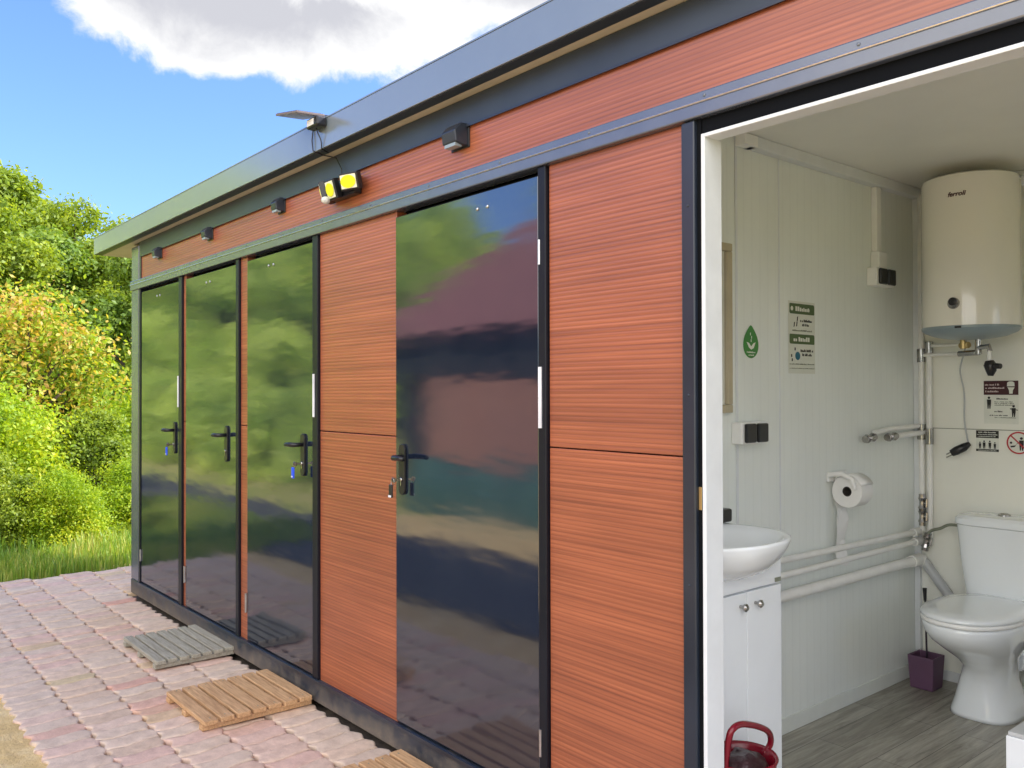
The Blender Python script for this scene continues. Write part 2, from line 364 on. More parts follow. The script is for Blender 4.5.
# ------------------------------------------------------------------ sky and sun
SUN_AZ = R(33)      # from +Y towards +X
SUN_EL = R(38)
world = bpy.data.worlds.new('World'); scene.world = world; world.use_nodes = True
t = world.node_tree; bg = t.nodes['Background']
sky = N(t, 'ShaderNodeTexSky'); sky.sky_type = 'NISHITA'; sky.sun_disc = False
sky.sun_elevation = SUN_EL; sky.sun_rotation = SUN_AZ; sky.dust_density = 1.4; sky.ozone_density = 1.4; sky.air_density = 1.0
bg.inputs['Strength'].default_value = .15
tc = N(t, 'ShaderNodeTexCoord')
def cloud(center, wid, hgt, scale, amt, lo, hi):
    """soft cloud around a sky direction: distance to the direction distorted by noise"""
    c = Vector(center).normalized()
    side = c.cross(Vector((0, 0, 1))).normalized(); up = side.cross(c).normalized()
    def dot(v, k):
        d = N(t, 'ShaderNodeVectorMath', operation='DOT_PRODUCT'); d.inputs[1].default_value = v; t.links.new(tc.outputs['Generated'], d.inputs[0])
        mm = N(t, 'ShaderNodeMath', operation='MULTIPLY'); mm.inputs[1].default_value = k; t.links.new(d.outputs['Value'], mm.inputs[0]); return mm.outputs[0]
    a, b_ = dot(side, 1/wid), dot(up, 1/hgt)
    cb = N(t, 'ShaderNodeCombineXYZ'); t.links.new(a, cb.inputs[0]); t.links.new(b_, cb.inputs[1])
    ln = N(t, 'ShaderNodeVectorMath', operation='LENGTH'); t.links.new(cb.outputs[0], ln.inputs[0])
    nz = N(t, 'ShaderNodeTexNoise', Scale=scale, Detail=10.0, Roughness=.62, Distortion=.3); t.links.new(tc.outputs['Generated'], nz.inputs['Vector'])
    s = N(t, 'ShaderNodeMath', operation='MULTIPLY_ADD'); s.inputs[1].default_value = -amt; t.links.new(nz.outputs['Fac'], s.inputs[0]); t.links.new(ln.outputs['Value'], s.inputs[2])
    mr = N(t, 'ShaderNodeMapRange', interpolation_type='SMOOTHSTEP'); mr.inputs['From Min'].default_value = lo; mr.inputs['From Max'].default_value = hi
    mr.inputs['To Min'].default_value = 1; mr.inputs['To Max'].default_value = 0
    t.links.new(s.outputs[0], mr.inputs['Value'])
    fr = N(t, 'ShaderNodeVectorMath', operation='DOT_PRODUCT'); fr.inputs[1].default_value = c; t.links.new(tc.outputs['Generated'], fr.inputs[0])
    g = N(t, 'ShaderNodeMath', operation='GREATER_THAN'); g.inputs[1].default_value = 0; t.links.new(fr.outputs['Value'], g.inputs[0])
    o = N(t, 'ShaderNodeMath', operation='MULTIPLY'); t.links.new(mr.outputs[0], o.inputs[0]); t.links.new(g.outputs[0], o.inputs[1])
    # thickness drives grey base in the middle
    th = N(t, 'ShaderNodeMapRange', interpolation_type='SMOOTHSTEP'); th.inputs['From Min'].default_value = lo-.42; th.inputs['From Max'].default_value = lo+.02
    t.links.new(s.outputs[0], th.inputs['Value'])
    return o.outputs[0], th.outputs[0]
def cdir(x, y):
    return Matrix(W) @ Vector((x-512, 384-y, -858.7))
last = sky.outputs['Color']
tint = N(t, 'ShaderNodeMix', data_type='RGBA', blend_type='MULTIPLY'); tint.inputs[0].default_value = 1; tint.inputs[7].default_value = (1.25, 1.60, 2.45, 1)
t.links.new(last, tint.inputs[6]); last = tint.outputs[2]
for (cx, cy, w_, h_, sc, amt, lo, hi) in [(280, -27, .28, .115, 7.5, 1.1, .28, .46), (500, -80, .30, .10, 6, 1.1, .28, .46)]:
    f, th = cloud(cdir(cx, cy), w_, h_, sc, amt, lo, hi)
    cc = ramp(t, th, [(0, (4.5, 4.55, 4.95)), (1, (7.4, 7.4, 7.4))])
    mx = N(t, 'ShaderNodeMix', data_type='RGBA'); t.links.new(f, mx.inputs[0]); t.links.new(last, mx.inputs[6]); t.links.new(cc, mx.inputs[7]); last = mx.outputs[2]
# added out-of-view cloud field, bright enough to fill the shade on the yard side
def rampw(vec, a, b_):
    d = N(t, 'ShaderNodeVectorMath', operation='DOT_PRODUCT'); d.inputs[1].default_value = vec; t.links.new(tc.outputs['Generated'], d.inputs[0])
    mr = N(t, 'ShaderNodeMapRange', interpolation_type='SMOOTHSTEP'); mr.inputs['From Min'].default_value = a; mr.inputs['From Max'].default_value = b_; t.links.new(d.outputs['Value'], mr.inputs['Value']); return mr.outputs[0]
nz = N(t, 'ShaderNodeTexNoise', Scale=2.6, Detail=10.0, Roughness=.58, Distortion=.3); t.links.new(tc.outputs['Generated'], nz.inputs['Vector'])
cv = N(t, 'ShaderNodeMapRange', interpolation_type='SMOOTHSTEP'); cv.inputs['From Min'].default_value = .36; cv.inputs['From Max'].default_value = .50; t.links.new(nz.outputs['Fac'], cv.inputs['Value'])
ml = N(t, 'ShaderNodeMath', operation='MULTIPLY'); t.links.new(cv.outputs[0], ml.inputs[0]); t.links.new(rampw(Vector((.42, -.85, .30)).normalized(), .45, .70), ml.inputs[1])
ml2 = N(t, 'ShaderNodeMath', operation='MULTIPLY'); t.links.new(ml.outputs[0], ml2.inputs[0]); t.links.new(rampw((0, 0, 1), .03, .10), ml2.inputs[1])
cc = ramp(t, nz.outputs['Fac'], [(.4, (16.5, 16.2, 16.2)), (.62, (26, 25, 24))])
mx = N(t, 'ShaderNodeMix', data_type='RGBA'); t.links.new(ml2.outputs[0], mx.inputs[0]); t.links.new(last, mx.inputs[6]); t.links.new(cc, mx.inputs[7]); last = mx.outputs[2]
t.links.new(last, bg.inputs['Color'])

sl = bpy.data.lights.new('sun', 'SUN'); sl.energy = 8.0; sl.angle = R(.53); sl.color = (1, .93, .80)
so = bpy.data.objects.new('sun', sl); C.objects.link(so)
sd = Vector((math.sin(SUN_AZ)*math.cos(SUN_EL), math.cos(SUN_AZ)*math.cos(SUN_EL), math.sin(SUN_EL)))
so.rotation_euler = (-sd).to_track_quat('-Z', 'Y').to_euler(); so.location = (3, 10, 12)

# ------------------------------------------------------------------ ground
def sheet(name, x0, x1, y0, y1, z, mat, nx=1, ny=1, fn=None):
    bm = nb(); g = [[bm.verts.new((x0+(x1-x0)*i/nx, y0+(y1-y0)*j/ny, z)) for i in range(nx+1)] for j in range(ny+1)]
    for j in range(ny):
        for i in range(nx): bm.faces.new((g[j][i], g[j][i+1], g[j+1][i+1], g[j+1][i]))
    if fn:
        for v in bm.verts: v.co = fn(v.co)
    return struct(obj(name, bm, mat, origin=(0, 0, 0), smooth='all'))
sheet('ground', -1500, 1500, -1500, 1500, -.035, M['grass'])
def sandf(c):
    z = c.z + .012*mn.noise(c*2.2) + .008*mn.noise(c*9) + .004*mn.noise(c*30)
    e = min(1, (c.x+9.5)/2) if c.x < -7.5 else 1
    if c.x < -7.5: z -= .05*(1-e)
    if c.y < -12: z -= .02*(-12-c.y)
    return Vector((c.x, c.y, z))
sheet('sand_path', -9.5, 12, -14, -1.02, -.012, M['sand'], 215, 130, sandf)
M['soil'] = mat_ground('dark_joint_soil', [(.3, (.05, .04, .03)), (.7, (.13, .10, .075))], 20, .004, 60)
sheet('paving_bed', -7.42, 4, -1.10, 2.6, -.026, M['soil'])

M['shade_strip'] = mat_ground('painted_shade_ground', [(.3, (.06, .062, .068)), (.7, (.11, .11, .115))], 6, .01, 60)  # dark ground strip, the building's shade put into its colour
sheet('shade_strip', -30, 14, -2.85, -1.42, .010, M['shade_strip'], 60, 3, lambda c: Vector((c.x, c.y+.06*mn.noise(Vector((c.x*.7, c.y, 0))), c.z)))
# wavy interlocking pavers
bm = nb(); pr = random.Random(3)
PX, PY = .105, .212
def wob(x, y):
    return Vector((x + .0085*math.sin(2*math.pi*y/PY) , y + .010*math.sin(2*math.pi*x/PX+.6) + .004*math.sin(2*math.pi*x/(PX*2)), 0))
ncol = int((7.38+1.4)/PX)
for j in range(-1, 13):
    for i in range(ncol):
        x0 = -7.38+i*PX; y0 = -1.085+j*PY
        if j < 0: continue
        if y0 > -.05 and x0 > -6.5: continue
        if y0 > 1.4: continue
        stag = (j % 2)*PX*.5
        x0 += stag
        g = .0018; ch = .0048
        x0 += pr.uniform(-.002, .002); y0 += pr.uniform(-.003, .003); dz = pr.uniform(-.005, .005); tx, ty = pr.uniform(-.03, .03), pr.uniform(-.02, .02)
        cx, cy = x0+PX/2, y0+PY/2
        path = []
        nx_, ny_ = 6, 10
        for k in range(nx_): path.append((x0+PX*k/nx_, y0))
        for k in range(ny_): path.append((x0+PX, y0+PY*k/ny_))
        for k in range(nx_): path.append((x0+PX*(1-k/nx_), y0+PY))
        for k in range(ny_): path.append((x0, y0+PY*(1-k/ny_)))
        def ring(ins, z):
            out = []
            for (px, py) in path:
                p = wob(px-stag, py); p.x += stag
                d = Vector((p.x-cx, p.y-cy, 0))
                sx = 1-ins/(PX/2); sy = 1-ins/(PY/2)
                q = Vector((cx+d.x*sx, cy+d.y*sy, 0))
                q.x += .0016*mn.noise(Vector((q.x*40, q.y*40, 1))); q.y += .0022*mn.noise(Vector((q.x*40, q.y*40, 5)))
                q.z = z+dz*.7+tx*d.x+ty*d.y + .0026*mn.noise(Vector((q.x*22, q.y*22, 3)))
                out.append(bm.verts.new(q))
            return out
        rs = [ring(g, -.05), ring(g, -.006), ring(g+.002, -.0018), ring(g+ch, 0), ring(g+ch*3.2, .0012)]
        n = len(path)
        for a, b_ in zip(rs, rs[1:]):
            for k in range(n): bm.faces.new((a[k], a[(k+1) % n], b_[(k+1) % n], b_[k]))
        c = bm.verts.new((cx, cy, .0015+dz+.003*mn.noise(Vector((cx*22, cy*22, 3)))))
        for k in range(n): bm.faces.new((rs[-1][k], rs[-1][(k+1) % n], c))
struct(obj('paving', bm, M['paver'], origin=(0, 0, 0), smooth='all'))

# ------------------------------------------------------------------ the sanitary container
XL, XR = -6.35, 1.30
bld = thing('toilet_container', 'long wood-effect and anthracite sanitary container with dark glossy doors', 'toilet building', (-2.5, 1.1, 0))
def P(name, bm, mat, bevel=0, parent=None, **k): return obj(name, bm, mat, parent or bld, bevel=bevel, **k)
# base and frame
P('base_rail', B(XL, XR, -.012, .05, .012, .112), M['base'], .006, origin=(0, 0, 0))
P('base_lip', B(XL+.16, XR, -.018, -.0125, .10, .114), M['frame'], .001)
P('corner_post', B(XL, -6.185, -.010, .06, .1125, 2.43), M['rail'], .006)
P('door_post', B(-1.462, -1.418, -.014, .05, .1125, 2.122), M['frame'], .004)
bm = nb(); box(bm, XL, XR, -.020, .04, 2.125, 2.19)
P('header_rail', bm, M['rail'], .004)
bm = nb(); tube(bm, [(XL+.01, -.021, 2.163), (XR, -.021, 2.163)], .0035, 8)
P('rail_bead', bm, M['steel'])
x = -6.0
while x < 1:
    bm = nb(); bolt(bm, (x, -.020, 2.176), 'Y', .0045, .003); P('rivet', bm, M['rail']); x += .42
for z in (.4, .9, 1.4, 1.9):
    bm = nb(); bolt(bm, (-1.44, -.014, z), 'Y', .004, .002); P('rivet', bm, M['frame'])
P('top_beam', B(-6.15, XR, -.008, .05, 2.347, 2.449), M['beam'], .003)
bm = nb(); box(bm, -6.15, XR, -.0125, -.0085, 2.343, 2.352); P('beam_drip_edge', bm, M['frame'])
P('beam_end_strip', B(-6.184, -6.151, -.006, .05, 2.191, 2.448), M['frame'])
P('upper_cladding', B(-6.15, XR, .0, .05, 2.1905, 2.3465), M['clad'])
# cladding panels with a horizontal joint at 1.235
for x0, x1 in ((-5.325, -5.285), (-4.445, -4.362), (-3.543, -2.897), (-2.002, -1.463)):
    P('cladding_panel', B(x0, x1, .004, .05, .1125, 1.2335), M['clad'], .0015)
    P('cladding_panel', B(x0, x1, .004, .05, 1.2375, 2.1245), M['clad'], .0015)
# black recess behind joints and around doors
P('shadow_gap', B(-6.18, -1.465, .050, .058, .1125, 2.1245), M['black'])
# doors
def mkdoor(x0, x1, hand, hinges, strikes, frames, rivx):
    d = P('door', B(x0, x1, -.004, .042, .122, 2.10), M['door'], .0025)
    for hx, z0, z1, nm in hinges:
        bm = nb(); tube(bm, [(hx, -.009, z0), (hx, -.009, z1)], .0052, 12)
        box(bm, hx-.007, hx+.007, -.0065, -.0045, z0+.004, z1-.004)
        P(nm, bm, M['steel'], parent=d, smooth=True)
    for hx, z0, z1 in strikes:
        bm = B(hx-.0065, hx+.0065, -.015, -.0095, z0, z1); bolt(bm, (hx, -.015, (z0+z1)/2), 'Y', .004, .002)
        P('white_hinge_cover', bm, M['tagwhite'], .003, parent=d)
    # lever handle on long plate
    hx, hz, s = hand                     # plate centre x, lever z, lever direction
    bm = nb()
    prof = [(hx-.019, hz-.155), (hx+.019, hz-.155), (hx+.019, hz+.035), (hx-.019, hz+.035)]
    pts = []
    for cxx, czz, a0 in ((hx, hz-.126, math.pi), (hx, hz+.03, 0)):
        for k in range(9):
            a = a0+math.pi*k/8; pts.append((cxx+.0205*math.cos(a), czz+.0205*math.sin(a)))
    fr = [bm.verts.new((a, -.005, b_)) for a, b_ in pts]; bk = [bm.verts.new((a, -.014, b_)) for a, b_ in pts]
    bm.faces.new(fr); bm.faces.new(bk[::-1])
    for k in range(len(pts)): bm.faces.new((fr[k], fr[(k+1) % len(pts)], bk[(k+1) % len(pts)], bk[k]))
    h = P('handle', bm, M['blackpl'], .0015, parent=d)
    bm = nb(); tube(bm, [(hx, -.014, hz), (hx, -.05, hz), (hx+s*.012, -.058, hz), (hx+s*.06, -.060, hz), (hx+s*.082, -.058, hz-.002)], [.010, .010, .011, .010, .0085], 12)
    P('lever', bm, M['blackpl'], parent=h2(h), smooth='all') if False else P('lever', bm, M['blackpl'], parent=d, smooth='all')
    bm = nb(); lathe(bm, [(.0085, 0), (.0085, -.004), (.006, -.006)], (hx, -.014, hz-.088), 'Y', 16); box(bm, hx-.0035, hx+.0035, -.018, -.0145, hz-.112, hz-.09)
    P('lock_cylinder', bm, M['chrome'], parent=d, smooth=True)
    if rivx:
        for q in (-.028, .028):
            bm = nb(); lathe(bm, [(.007, 0), (.006, -.003), (.002, -.0045)], (rivx+q, -.004, 2.045), 'Y', 12)
            P('rivet', bm, M['steel'], parent=d, smooth='all')
    for fx0, fx1, fz0, fz1 in frames:
        P('door_jamb', B(fx0, fx1, -.009, .048, fz0, fz1), M['jamb'], .003)
    return d
mkdoor(-6.135, -5.39, (-5.455, 1.178, -1), [(-6.145, .26, .34, 'hinge')], [(-5.383, 1.322, 1.514)], [(-6.1845, -6.15, .1125, 2.1245), (-5.386, -5.328, .1125, 2.1245)], -5.78)
mkdoor(-5.268, -4.492, (-4.615, 1.178, -1), [(-5.276, .26, .36, 'hinge')], [], [(-4.489, -4.448, .1125, 2.1245)], -4.9)
mkdoor(-4.345, -3.60, (-3.690, 1.168, -1), [(-4.352, .26, .36, 'hinge')], [(-3.578, 1.298, 1.494)], [(-3.598, -3.546, .1125, 2.1245)], -4.05)
mkdoor(-2.893, -2.046, (-2.838, 1.158, 1), [(-2.036, .258, .343, 'hinge'), (-2.036, 1.814, 1.893, 'hinge')], [(-2.030, 1.295, 1.489)], [(-2.043, -2.006, .1125, 2.1245)], -2.335)
# roof with fascia
rf = P('roof', B(-6.96, 1.9, -.09, 2.42, 2.462, 2.56), M['frame'])
P('fascia', B(-6.975, 1.9, -.100, -.0905, 2.452, 2.572), M['fascia'], .0015, parent=rf)
P('fascia_return', B(-6.972, 1.9, -.0903, -.045, 2.450, 2.4615), M['beam'], parent=rf)
P('soffit', B(-6.97, 1.9, -.0445, 0.0, 2.4505, 2.4615), M['cream'], parent=rf)
P('side_soffit', B(-6.97, XL-.002, .001, 2.40, 2.4505, 2.4615), M['cream'], parent=rf)
P('roof_sheet', B(-6.98, 1.9, -.102, 2.43, 2.5725, 2.578), M['fascia'], parent=rf)
P('side_fascia', B(-6.985, -6.9755, -.099, 2.42, 2.452, 2.572), M['fascia'], parent=rf)
# rear and side walls
P('side_wall', B(XL, XL+.05, .0615, 2.24, .1125, 2.4495), M['clad'])
P('side_base', B(XL, XL+.05, .0515, 2.24, .012, .112), M['frame'])
P('rear_wall', B(XL+.0515, XR-.0515, 2.125, 2.24, .012, 2.4495), [M['wallB']])
bm = nb()
for a in ((.0515, .90, .012, 2.4495), (1.90, 2.24, .012, 2.4495), (.90, 1.90, .012, 1.10), (.90, 1.90, 2.05, 2.4495)): box(bm, XR-.05, XR, *a)
P('side_wall', bm, M['wallB'])
bm = nb()
for a in ((.902, .95, 1.102, 2.048), (1.85, 1.898, 1.102, 2.048), (.9505, 1.8495, 1.102, 1.15), (.9505, 1.8495, 2.0, 2.048)): box(bm, XR-.06, XR+.01, *a)
P('added_window_frame', bm, M['whiteframe'], .003)  # unseen open window added so that sun brightens the room
P('front_wall', B(-.187, XR-.0515, .0515, .056, .1125, 2.1245), M['whiteframe'])
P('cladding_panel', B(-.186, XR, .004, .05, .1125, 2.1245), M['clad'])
P('partition_wall', B(-1.89, -1.84, .060, 2.1245, .1205, 2.3285), M['wallL'])
P('room_front_wall', B(-1.8395, -1.408, .0585, .075, .1205, 2.3285), M['whiteframe'])
P('room_header_wall', B(-1.4075, XR-.051, .0515, .068, 2.085, 2.3285), M['whiteframe'])
P('room_floor', B(-1.8395, XR-.051, .0515, 2.1245, .06, .12), M['planks'])
P('room_ceiling', B(-1.8905, XR-.051, .0515, 2.1245, 2.329, 2.345), M['ceil'])
# white door frame
P('white_door_frame', B(-1.404, -1.392, -.004, .068, .1125, 2.0835), M['whiteframe'], .0015)
bm = nb(); box(bm, -1.3915, -.20, -.004, .0510, 2.0835-.010, 2.0835); P('white_door_frame', bm, M['whiteframe'], .0015)
P('white_door_frame', B(-.200, -.188, -.004, .068, .1125, 2.0835), M['whiteframe'], .0015)
P('frame_seal', B(-1.4175, -1.4045, -.002, .05, .1125, 2.1245), M['black'])
P('frame_seal', B(-1.404, -.19, .002, .05, 2.084, 2.1245), M['black'])
P('strike_plate', B(-1.4165, -1.4065, -.004, -.0022, 1.10, 1.16), M['brass'], .0008)
P('threshold', B(-1.3915, -.201, -.006, .0512, .1125, .124), M['steel'], .002)
# trims in the room
P('wall_seam_strip', B(-1.8395, -1.8375, 1.022, 1.030, .20, 2.328), M['whiteframe'], .001)
P('wall_seam_strip', B(-1.8395, -1.836, .750, .762, .20, 2.328), M['whiteframe'], .001)
M['skirt'] = pm('pale_grey_skirting', (.72, .75, .71), .4, var=.06)
P('skirting', B(-1.8395, -1.832, .076, 2.124, .1205, .180), M['skirt'], .002)
P('skirting', B(-1.831, XR-.06, 2.116, 2.1245, .1205, .165), M['whiteframe'], .002)
P('corner_trim', B(-1.8395, -1.815, 2.10, 2.1245, .20, 2.30), M['whiteframe'], .003)
P('ceiling_trim', B(-1.8395, -1.80, .80, 2.1245, 2.285, 2.3285), M['whiteframe'], .004)
P('ceiling_trim', B(-1.799, XR-.06, 2.095, 2.1245, 2.305, 2.3285), M['whiteframe'], .004)
P('wall_joint', B(-1.79, XR-.06, 2.1235, 2.1247, 1.2405, 1.2435), M['greyink'])

# ------------------------------------------------------------------ things on the facade
def wedge(x, z, w, h, d, label):
    o = thing('wall_lamp', label, 'wall lamp', (x, 0, z), 'small black lamps above the doors')
    bm = nb()
    sec = [(-w/2, 0), (w/2, 0)]
    v = []
    for s in (-1, 1):
        v.append([bm.verts.new((x+s*w/2*k, y, z+zz)) for (y, zz, k) in ((0, h/2, 1), (-d*.55, h/2, .92), (-d, h*.12, .86), (-d*.9, -h*.38, .86), (-d*.3, -h/2, .92), (0, -h/2, 1))])
    bm.faces.new(v[0]); bm.faces.new(v[1][::-1])
    for k in range(6): bm.faces.new((v[0][k], v[0][(k+1) % 6], v[1][(k+1) % 6], v[1][k]))
    obj('housing', bm, M['frame'], o, bevel=.004)
    bm = B(x-w*.34, x+w*.34, -d*.84, -d*.38, z-h/2-.004, z-h*.40); obj('light_window', bm, M['greypl'], o)
    obj('mounting_plate', B(x-w/2-.006, x+w/2+.006, -.006, -.0005, z-h/2-.006, z+h/2+.004), M['blackpl'], o, bevel=.002)
wedge(-5.755, 2.322, .070, .066, .05, 'small black wall lamp nearest the far left corner post')
wedge(-4.87, 2.320, .070, .066, .05, 'small black wall lamp above the second dark door from the left')
wedge(-3.93, 2.322, .070, .066, .05, 'small black wall lamp just left of the yellow solar floodlight')
wedge(-2.462, 2.318, .095, .078, .06, 'black wedge wall lamp on its own, right of the floodlight, near the roof')

fl = thing('solar_floodlight', 'black three-head floodlight with yellow LED panels under the roof edge', 'floodlight', (-3.35, 0, 2.30))
def head(cx, cy, cz, yaw, pitch, w, h, d):
    mt = Matrix.Translation((cx, cy, cz)) @ Matrix.Rotation(yaw, 4, 'Z') @ Matrix.Rotation(pitch, 4, 'X')
    bm = nb(); box(bm, -w/2, w/2, 0, d, -h/2, h/2); bmesh.ops.transform(bm, matrix=mt, verts=bm.verts)
    hd = obj('lamp_head', bm, M['blackpl'], fl, bevel=.004)
    bm = nb(); box(bm, -w/2+.008, w/2-.008, -.0025, -.0005, -h/2+.008, h/2-.008); bmesh.ops.transform(bm, matrix=mt, verts=bm.verts)
    obj('reflector', bm, M['reflector'], hd)
    bm = nb(); lathe(bm, [(.001, -.0030), (min(w, h)*.36, -.0032), (min(w, h)*.36, -.0052), (.001, -.0055)], (0, 0, 0), 'Y', 24, sx=1.12*w/min(w, h)); bmesh.ops.transform(bm, matrix=mt, verts=bm.verts)
    obj('led_panel', bm, M['led'], hd)
head(-3.150, -.070, 2.282, R(18), R(14), .100, .072, .028)
head(-3.278, -.085, 2.268, R(0), R(16), .078, .085, .028)
head(-3.392, -.055, 2.276, R(-52), R(14), .085, .085, .028)
obj('body', B(-3.37, -3.16, -.04, -.0005, 2.242, 2.320), M['blackpl'], fl, bevel=.006)
bm = nb(); lathe(bm, [(.001, -.018), (.010, -.015), (.015, -.006), (.016, 0), (.016, .012)], (-3.285, -.105, 2.222), 'Y', 20)
obj('motion_sensor', bm, M['lens'], fl, smooth='all')
obj('cable', T([(-3.40, -.104, 2.545), (-3.402, -.108, 2.50), (-3.396, -.106, 2.455), (-3.392, -.060, 2.444), (-3.35, -.02, 2.43), (-3.30, -.02, 2.37), (-3.28, -.03, 2.31)], .0028, 8), M['blackpl'], fl)

sp = thing('solar_charger', 'small tilted solar panel clipped on the roof edge above the floodlight', 'solar panel', (-3.33, -.10, 2.578))
mt = Matrix.Translation((-3.400, -.165, 2.600)) @ Matrix.Rotation(R(4), 4, 'X') @ Matrix.Rotation(R(10), 4, 'Y')
bm = nb(); box(bm, -.10, .10, -.065, .065, -.006, .004); bmesh.ops.transform(bm, matrix=mt, verts=bm.verts); obj('panel', bm, M['pinkback'], sp, bevel=.002)
bm = nb(); box(bm, -.094, .094, -.060, .060, .0045, .006); bmesh.ops.transform(bm, matrix=mt, verts=bm.verts); obj('solar_cells', bm, M['solarcell'], sp)
obj('battery_box', B(-3.375, -3.275, -.150, -.104, 2.532, 2.574), M['blackpl'], sp, bevel=.008)
obj('box_label', B(-3.362, -3.302, -.1525, -.1505, 2.540, 2.566), M['whitepl'], sp, bevel=.0008)
obj('bracket', B(-3.34, -3.31, -.1035, -.02, 2.5785, 2.595), M['frame'], sp, bevel=.002)
obj('bracket_hook', B(-3.34, -3.31, -.1235, -.1036, 2.560, 2.595), M['frame'], sp, bevel=.002)
obj('cable', T([(-3.33, -.125, 2.535), (-3.325, -.118, 2.51), (-3.32, -.110, 2.49), (-3.318, -.106, 2.47), (-3.322, -.104, 2.447), (-3.34, -.062, 2.4435)], .0026, 8), M['blackpl'], sp)

# keys with tags in locks
def key(hx, hz, side, tagmat, label, dark=False):
    k = thing('key_with_tag', label, 'key', (hx, -.02, hz-.088))
    z = hz-.088
    bm = nb(); box(bm, hx-.0012, hx+.0012, -.040, -.018, z-.004, z+.004); lathe(bm, [(.010, -.0012), (.010, .0012)], (hx, -.048, z), 'X', 16); obj('key_blade', bm, M['chrome'], k)
    pts = [(hx+side*(.006+.011*math.cos(a)), -.05, z-.006+.016*math.sin(a)) for a in [2*math.pi*i/16 for i in range(17)]]
    obj('key_ring', T(pts, .0013, 6), M['chrome'], k)
    tx = hx+side*.016
    bm = nb(); box(bm, tx-.012, tx+.012, -.056, -.048, z-.068, z-.016); obj('tag', bm, tagmat, k, bevel=.005)
    obj('tag_label', B(tx-.006, tx+.006, -.0585, -.0563, z-.062, z-.056) if not dark else B(tx-.009, tx+.009, -.0585, -.0563, z-.066, z-.058), M['tagwhite'], k)
key(-5.455, 1.178, -1, M['bluetag'], 'blue key tag hanging at the leftmost door')
key(-3.690, 1.168, -1, M['bluetag'], 'blue key tag hanging at the third door from the left')
key(-2.838, 1.158, -1, M['blackpl'], 'black key fob hanging at the widest, nearest door', True)

# ------------------------------------------------------------------ duckboards
def duckboard(x0, x1, y0, y1, n, mat, label, seed, rot=0):
    r_ = random.Random(seed)
    d = thing('duckboard', label, 'duckboard', ((x0+x1)/2, (y0+y1)/2, .003), 'slatted wooden mats in front of the doors')
    p = (y1-y0)/n
    for i in range(n):
        a = y0+i*p+.0065; b_ = y0+(i+1)*p-.0065
        e0, e1 = r_.uniform(-.004, .004), r_.uniform(-.004, .004)
        bm = nb(); vs = box(bm, x0+e0, x1+e1, a, b_, .030, .050+r_.uniform(-.001, .001))
        bmesh.ops.subdivide_edges(bm, edges=[e for e in bm.edges if abs((e.verts[0].co-e.verts[1].co).x) > .2], cuts=8)
        for v in bm.verts: v.co.y += .0008*mn.noise(v.co*11+Vector((seed, 0, 0))); v.co.z += .0012*mn.noise(v.co*9)
        obj('slat', bm, mat, d, bevel=.003)
        for xx in (x0+.032, x1-.032):
            bm = nb(); lathe(bm, [(.0032, .0495), (.003, .0515), (.001, .0518)], (xx+r_.uniform(-.004, .004), (a+b_)/2+r_.uniform(-.012, .012), 0), 'Z', 8); obj('nail', bm, M['greyink'], d)
    for xx in (x0+.012, (x0+x1)/2-.02, x1-.052):
        obj('batten', B(xx, xx+.04, y0+.002, y1-.002, .0065, .0298), mat, d, bevel=.002)
    return d
duckboard(-5.075, -4.50, -.42, -.005+.0, 7, M['oldwood'], 'grey weathered duckboard, the farthest one, by the second door', 1)
duckboard(-4.03, -3.55, -.525, -.028, 7, M['newwood'], 'fresh tan wooden duckboard, the middle one, by the third door', 2)
duckboard(-2.80, -2.28, -.50, -.035, 7, M['newwood'], 'pale wooden duckboard at the bottom edge, by the nearest door', 3)

# ------------------------------------------------------------------ washroom: left wall
WL = -1.8395
mi = thing('wall_mirror', 'framed mirror on the side wall above the washbasin', 'mirror', (WL, .42, 1.34))
bm = nb(); y0, y1, z0, z1 = .17, .712, 1.335, 1.93
for a in ((y0, y1, z1-.028, z1), (y0, y1, z0, z0+.028), (y0, y0+.028, z0+.0285, z1-.0285), (y1-.028, y1, z0+.0285, z1-.0285)): box(bm, WL+.0005, WL+.018, *a)
obj('frame', bm, M['goldframe'], mi, bevel=.003)
obj('mirror_glass', B(WL+.0005, WL+.009, y0+.0285, y1-.0285, z0+.0285, z1-.0285), M['mirror'], mi)

def quad(bm, pts, off, wall='L', mi=0):
    if wall == 'L': f = [bm.verts.new((WL+off, a, b_)) for a, b_ in pts]
    else: f = [bm.verts.new((a, 2.1245-off, b_)) for a, b_ in pts]
    bm.faces.new(f).material_index = mi
def rect(bm, a0, a1, b0, b1, off, wall='L'): quad(bm, [(a0, b0), (a1, b0), (a1, b1), (a0, b1)], off, wall)
def lines(bm, a0, a1, z, h, off, wall, seed):
    r_ = random.Random(seed); a = a0
    while a < a1:
        w = min(r_.uniform(.5, 1.0)*h, a1-a); hh = h*r_.choice((.62, .8, 1.0))
        rect(bm, a, a+w*.82, z, z+hh, off, wall); a += w if r_.random() > .15 else w+h*.5
def disc(bm, cy, cz, r, off, wall, n=28, sy=1):
    quad(bm, [(cy+r*sy*math.cos(2*math.pi*k/n), cz+r*math.sin(2*math.pi*k/n)) for k in range(n)], off, wall)
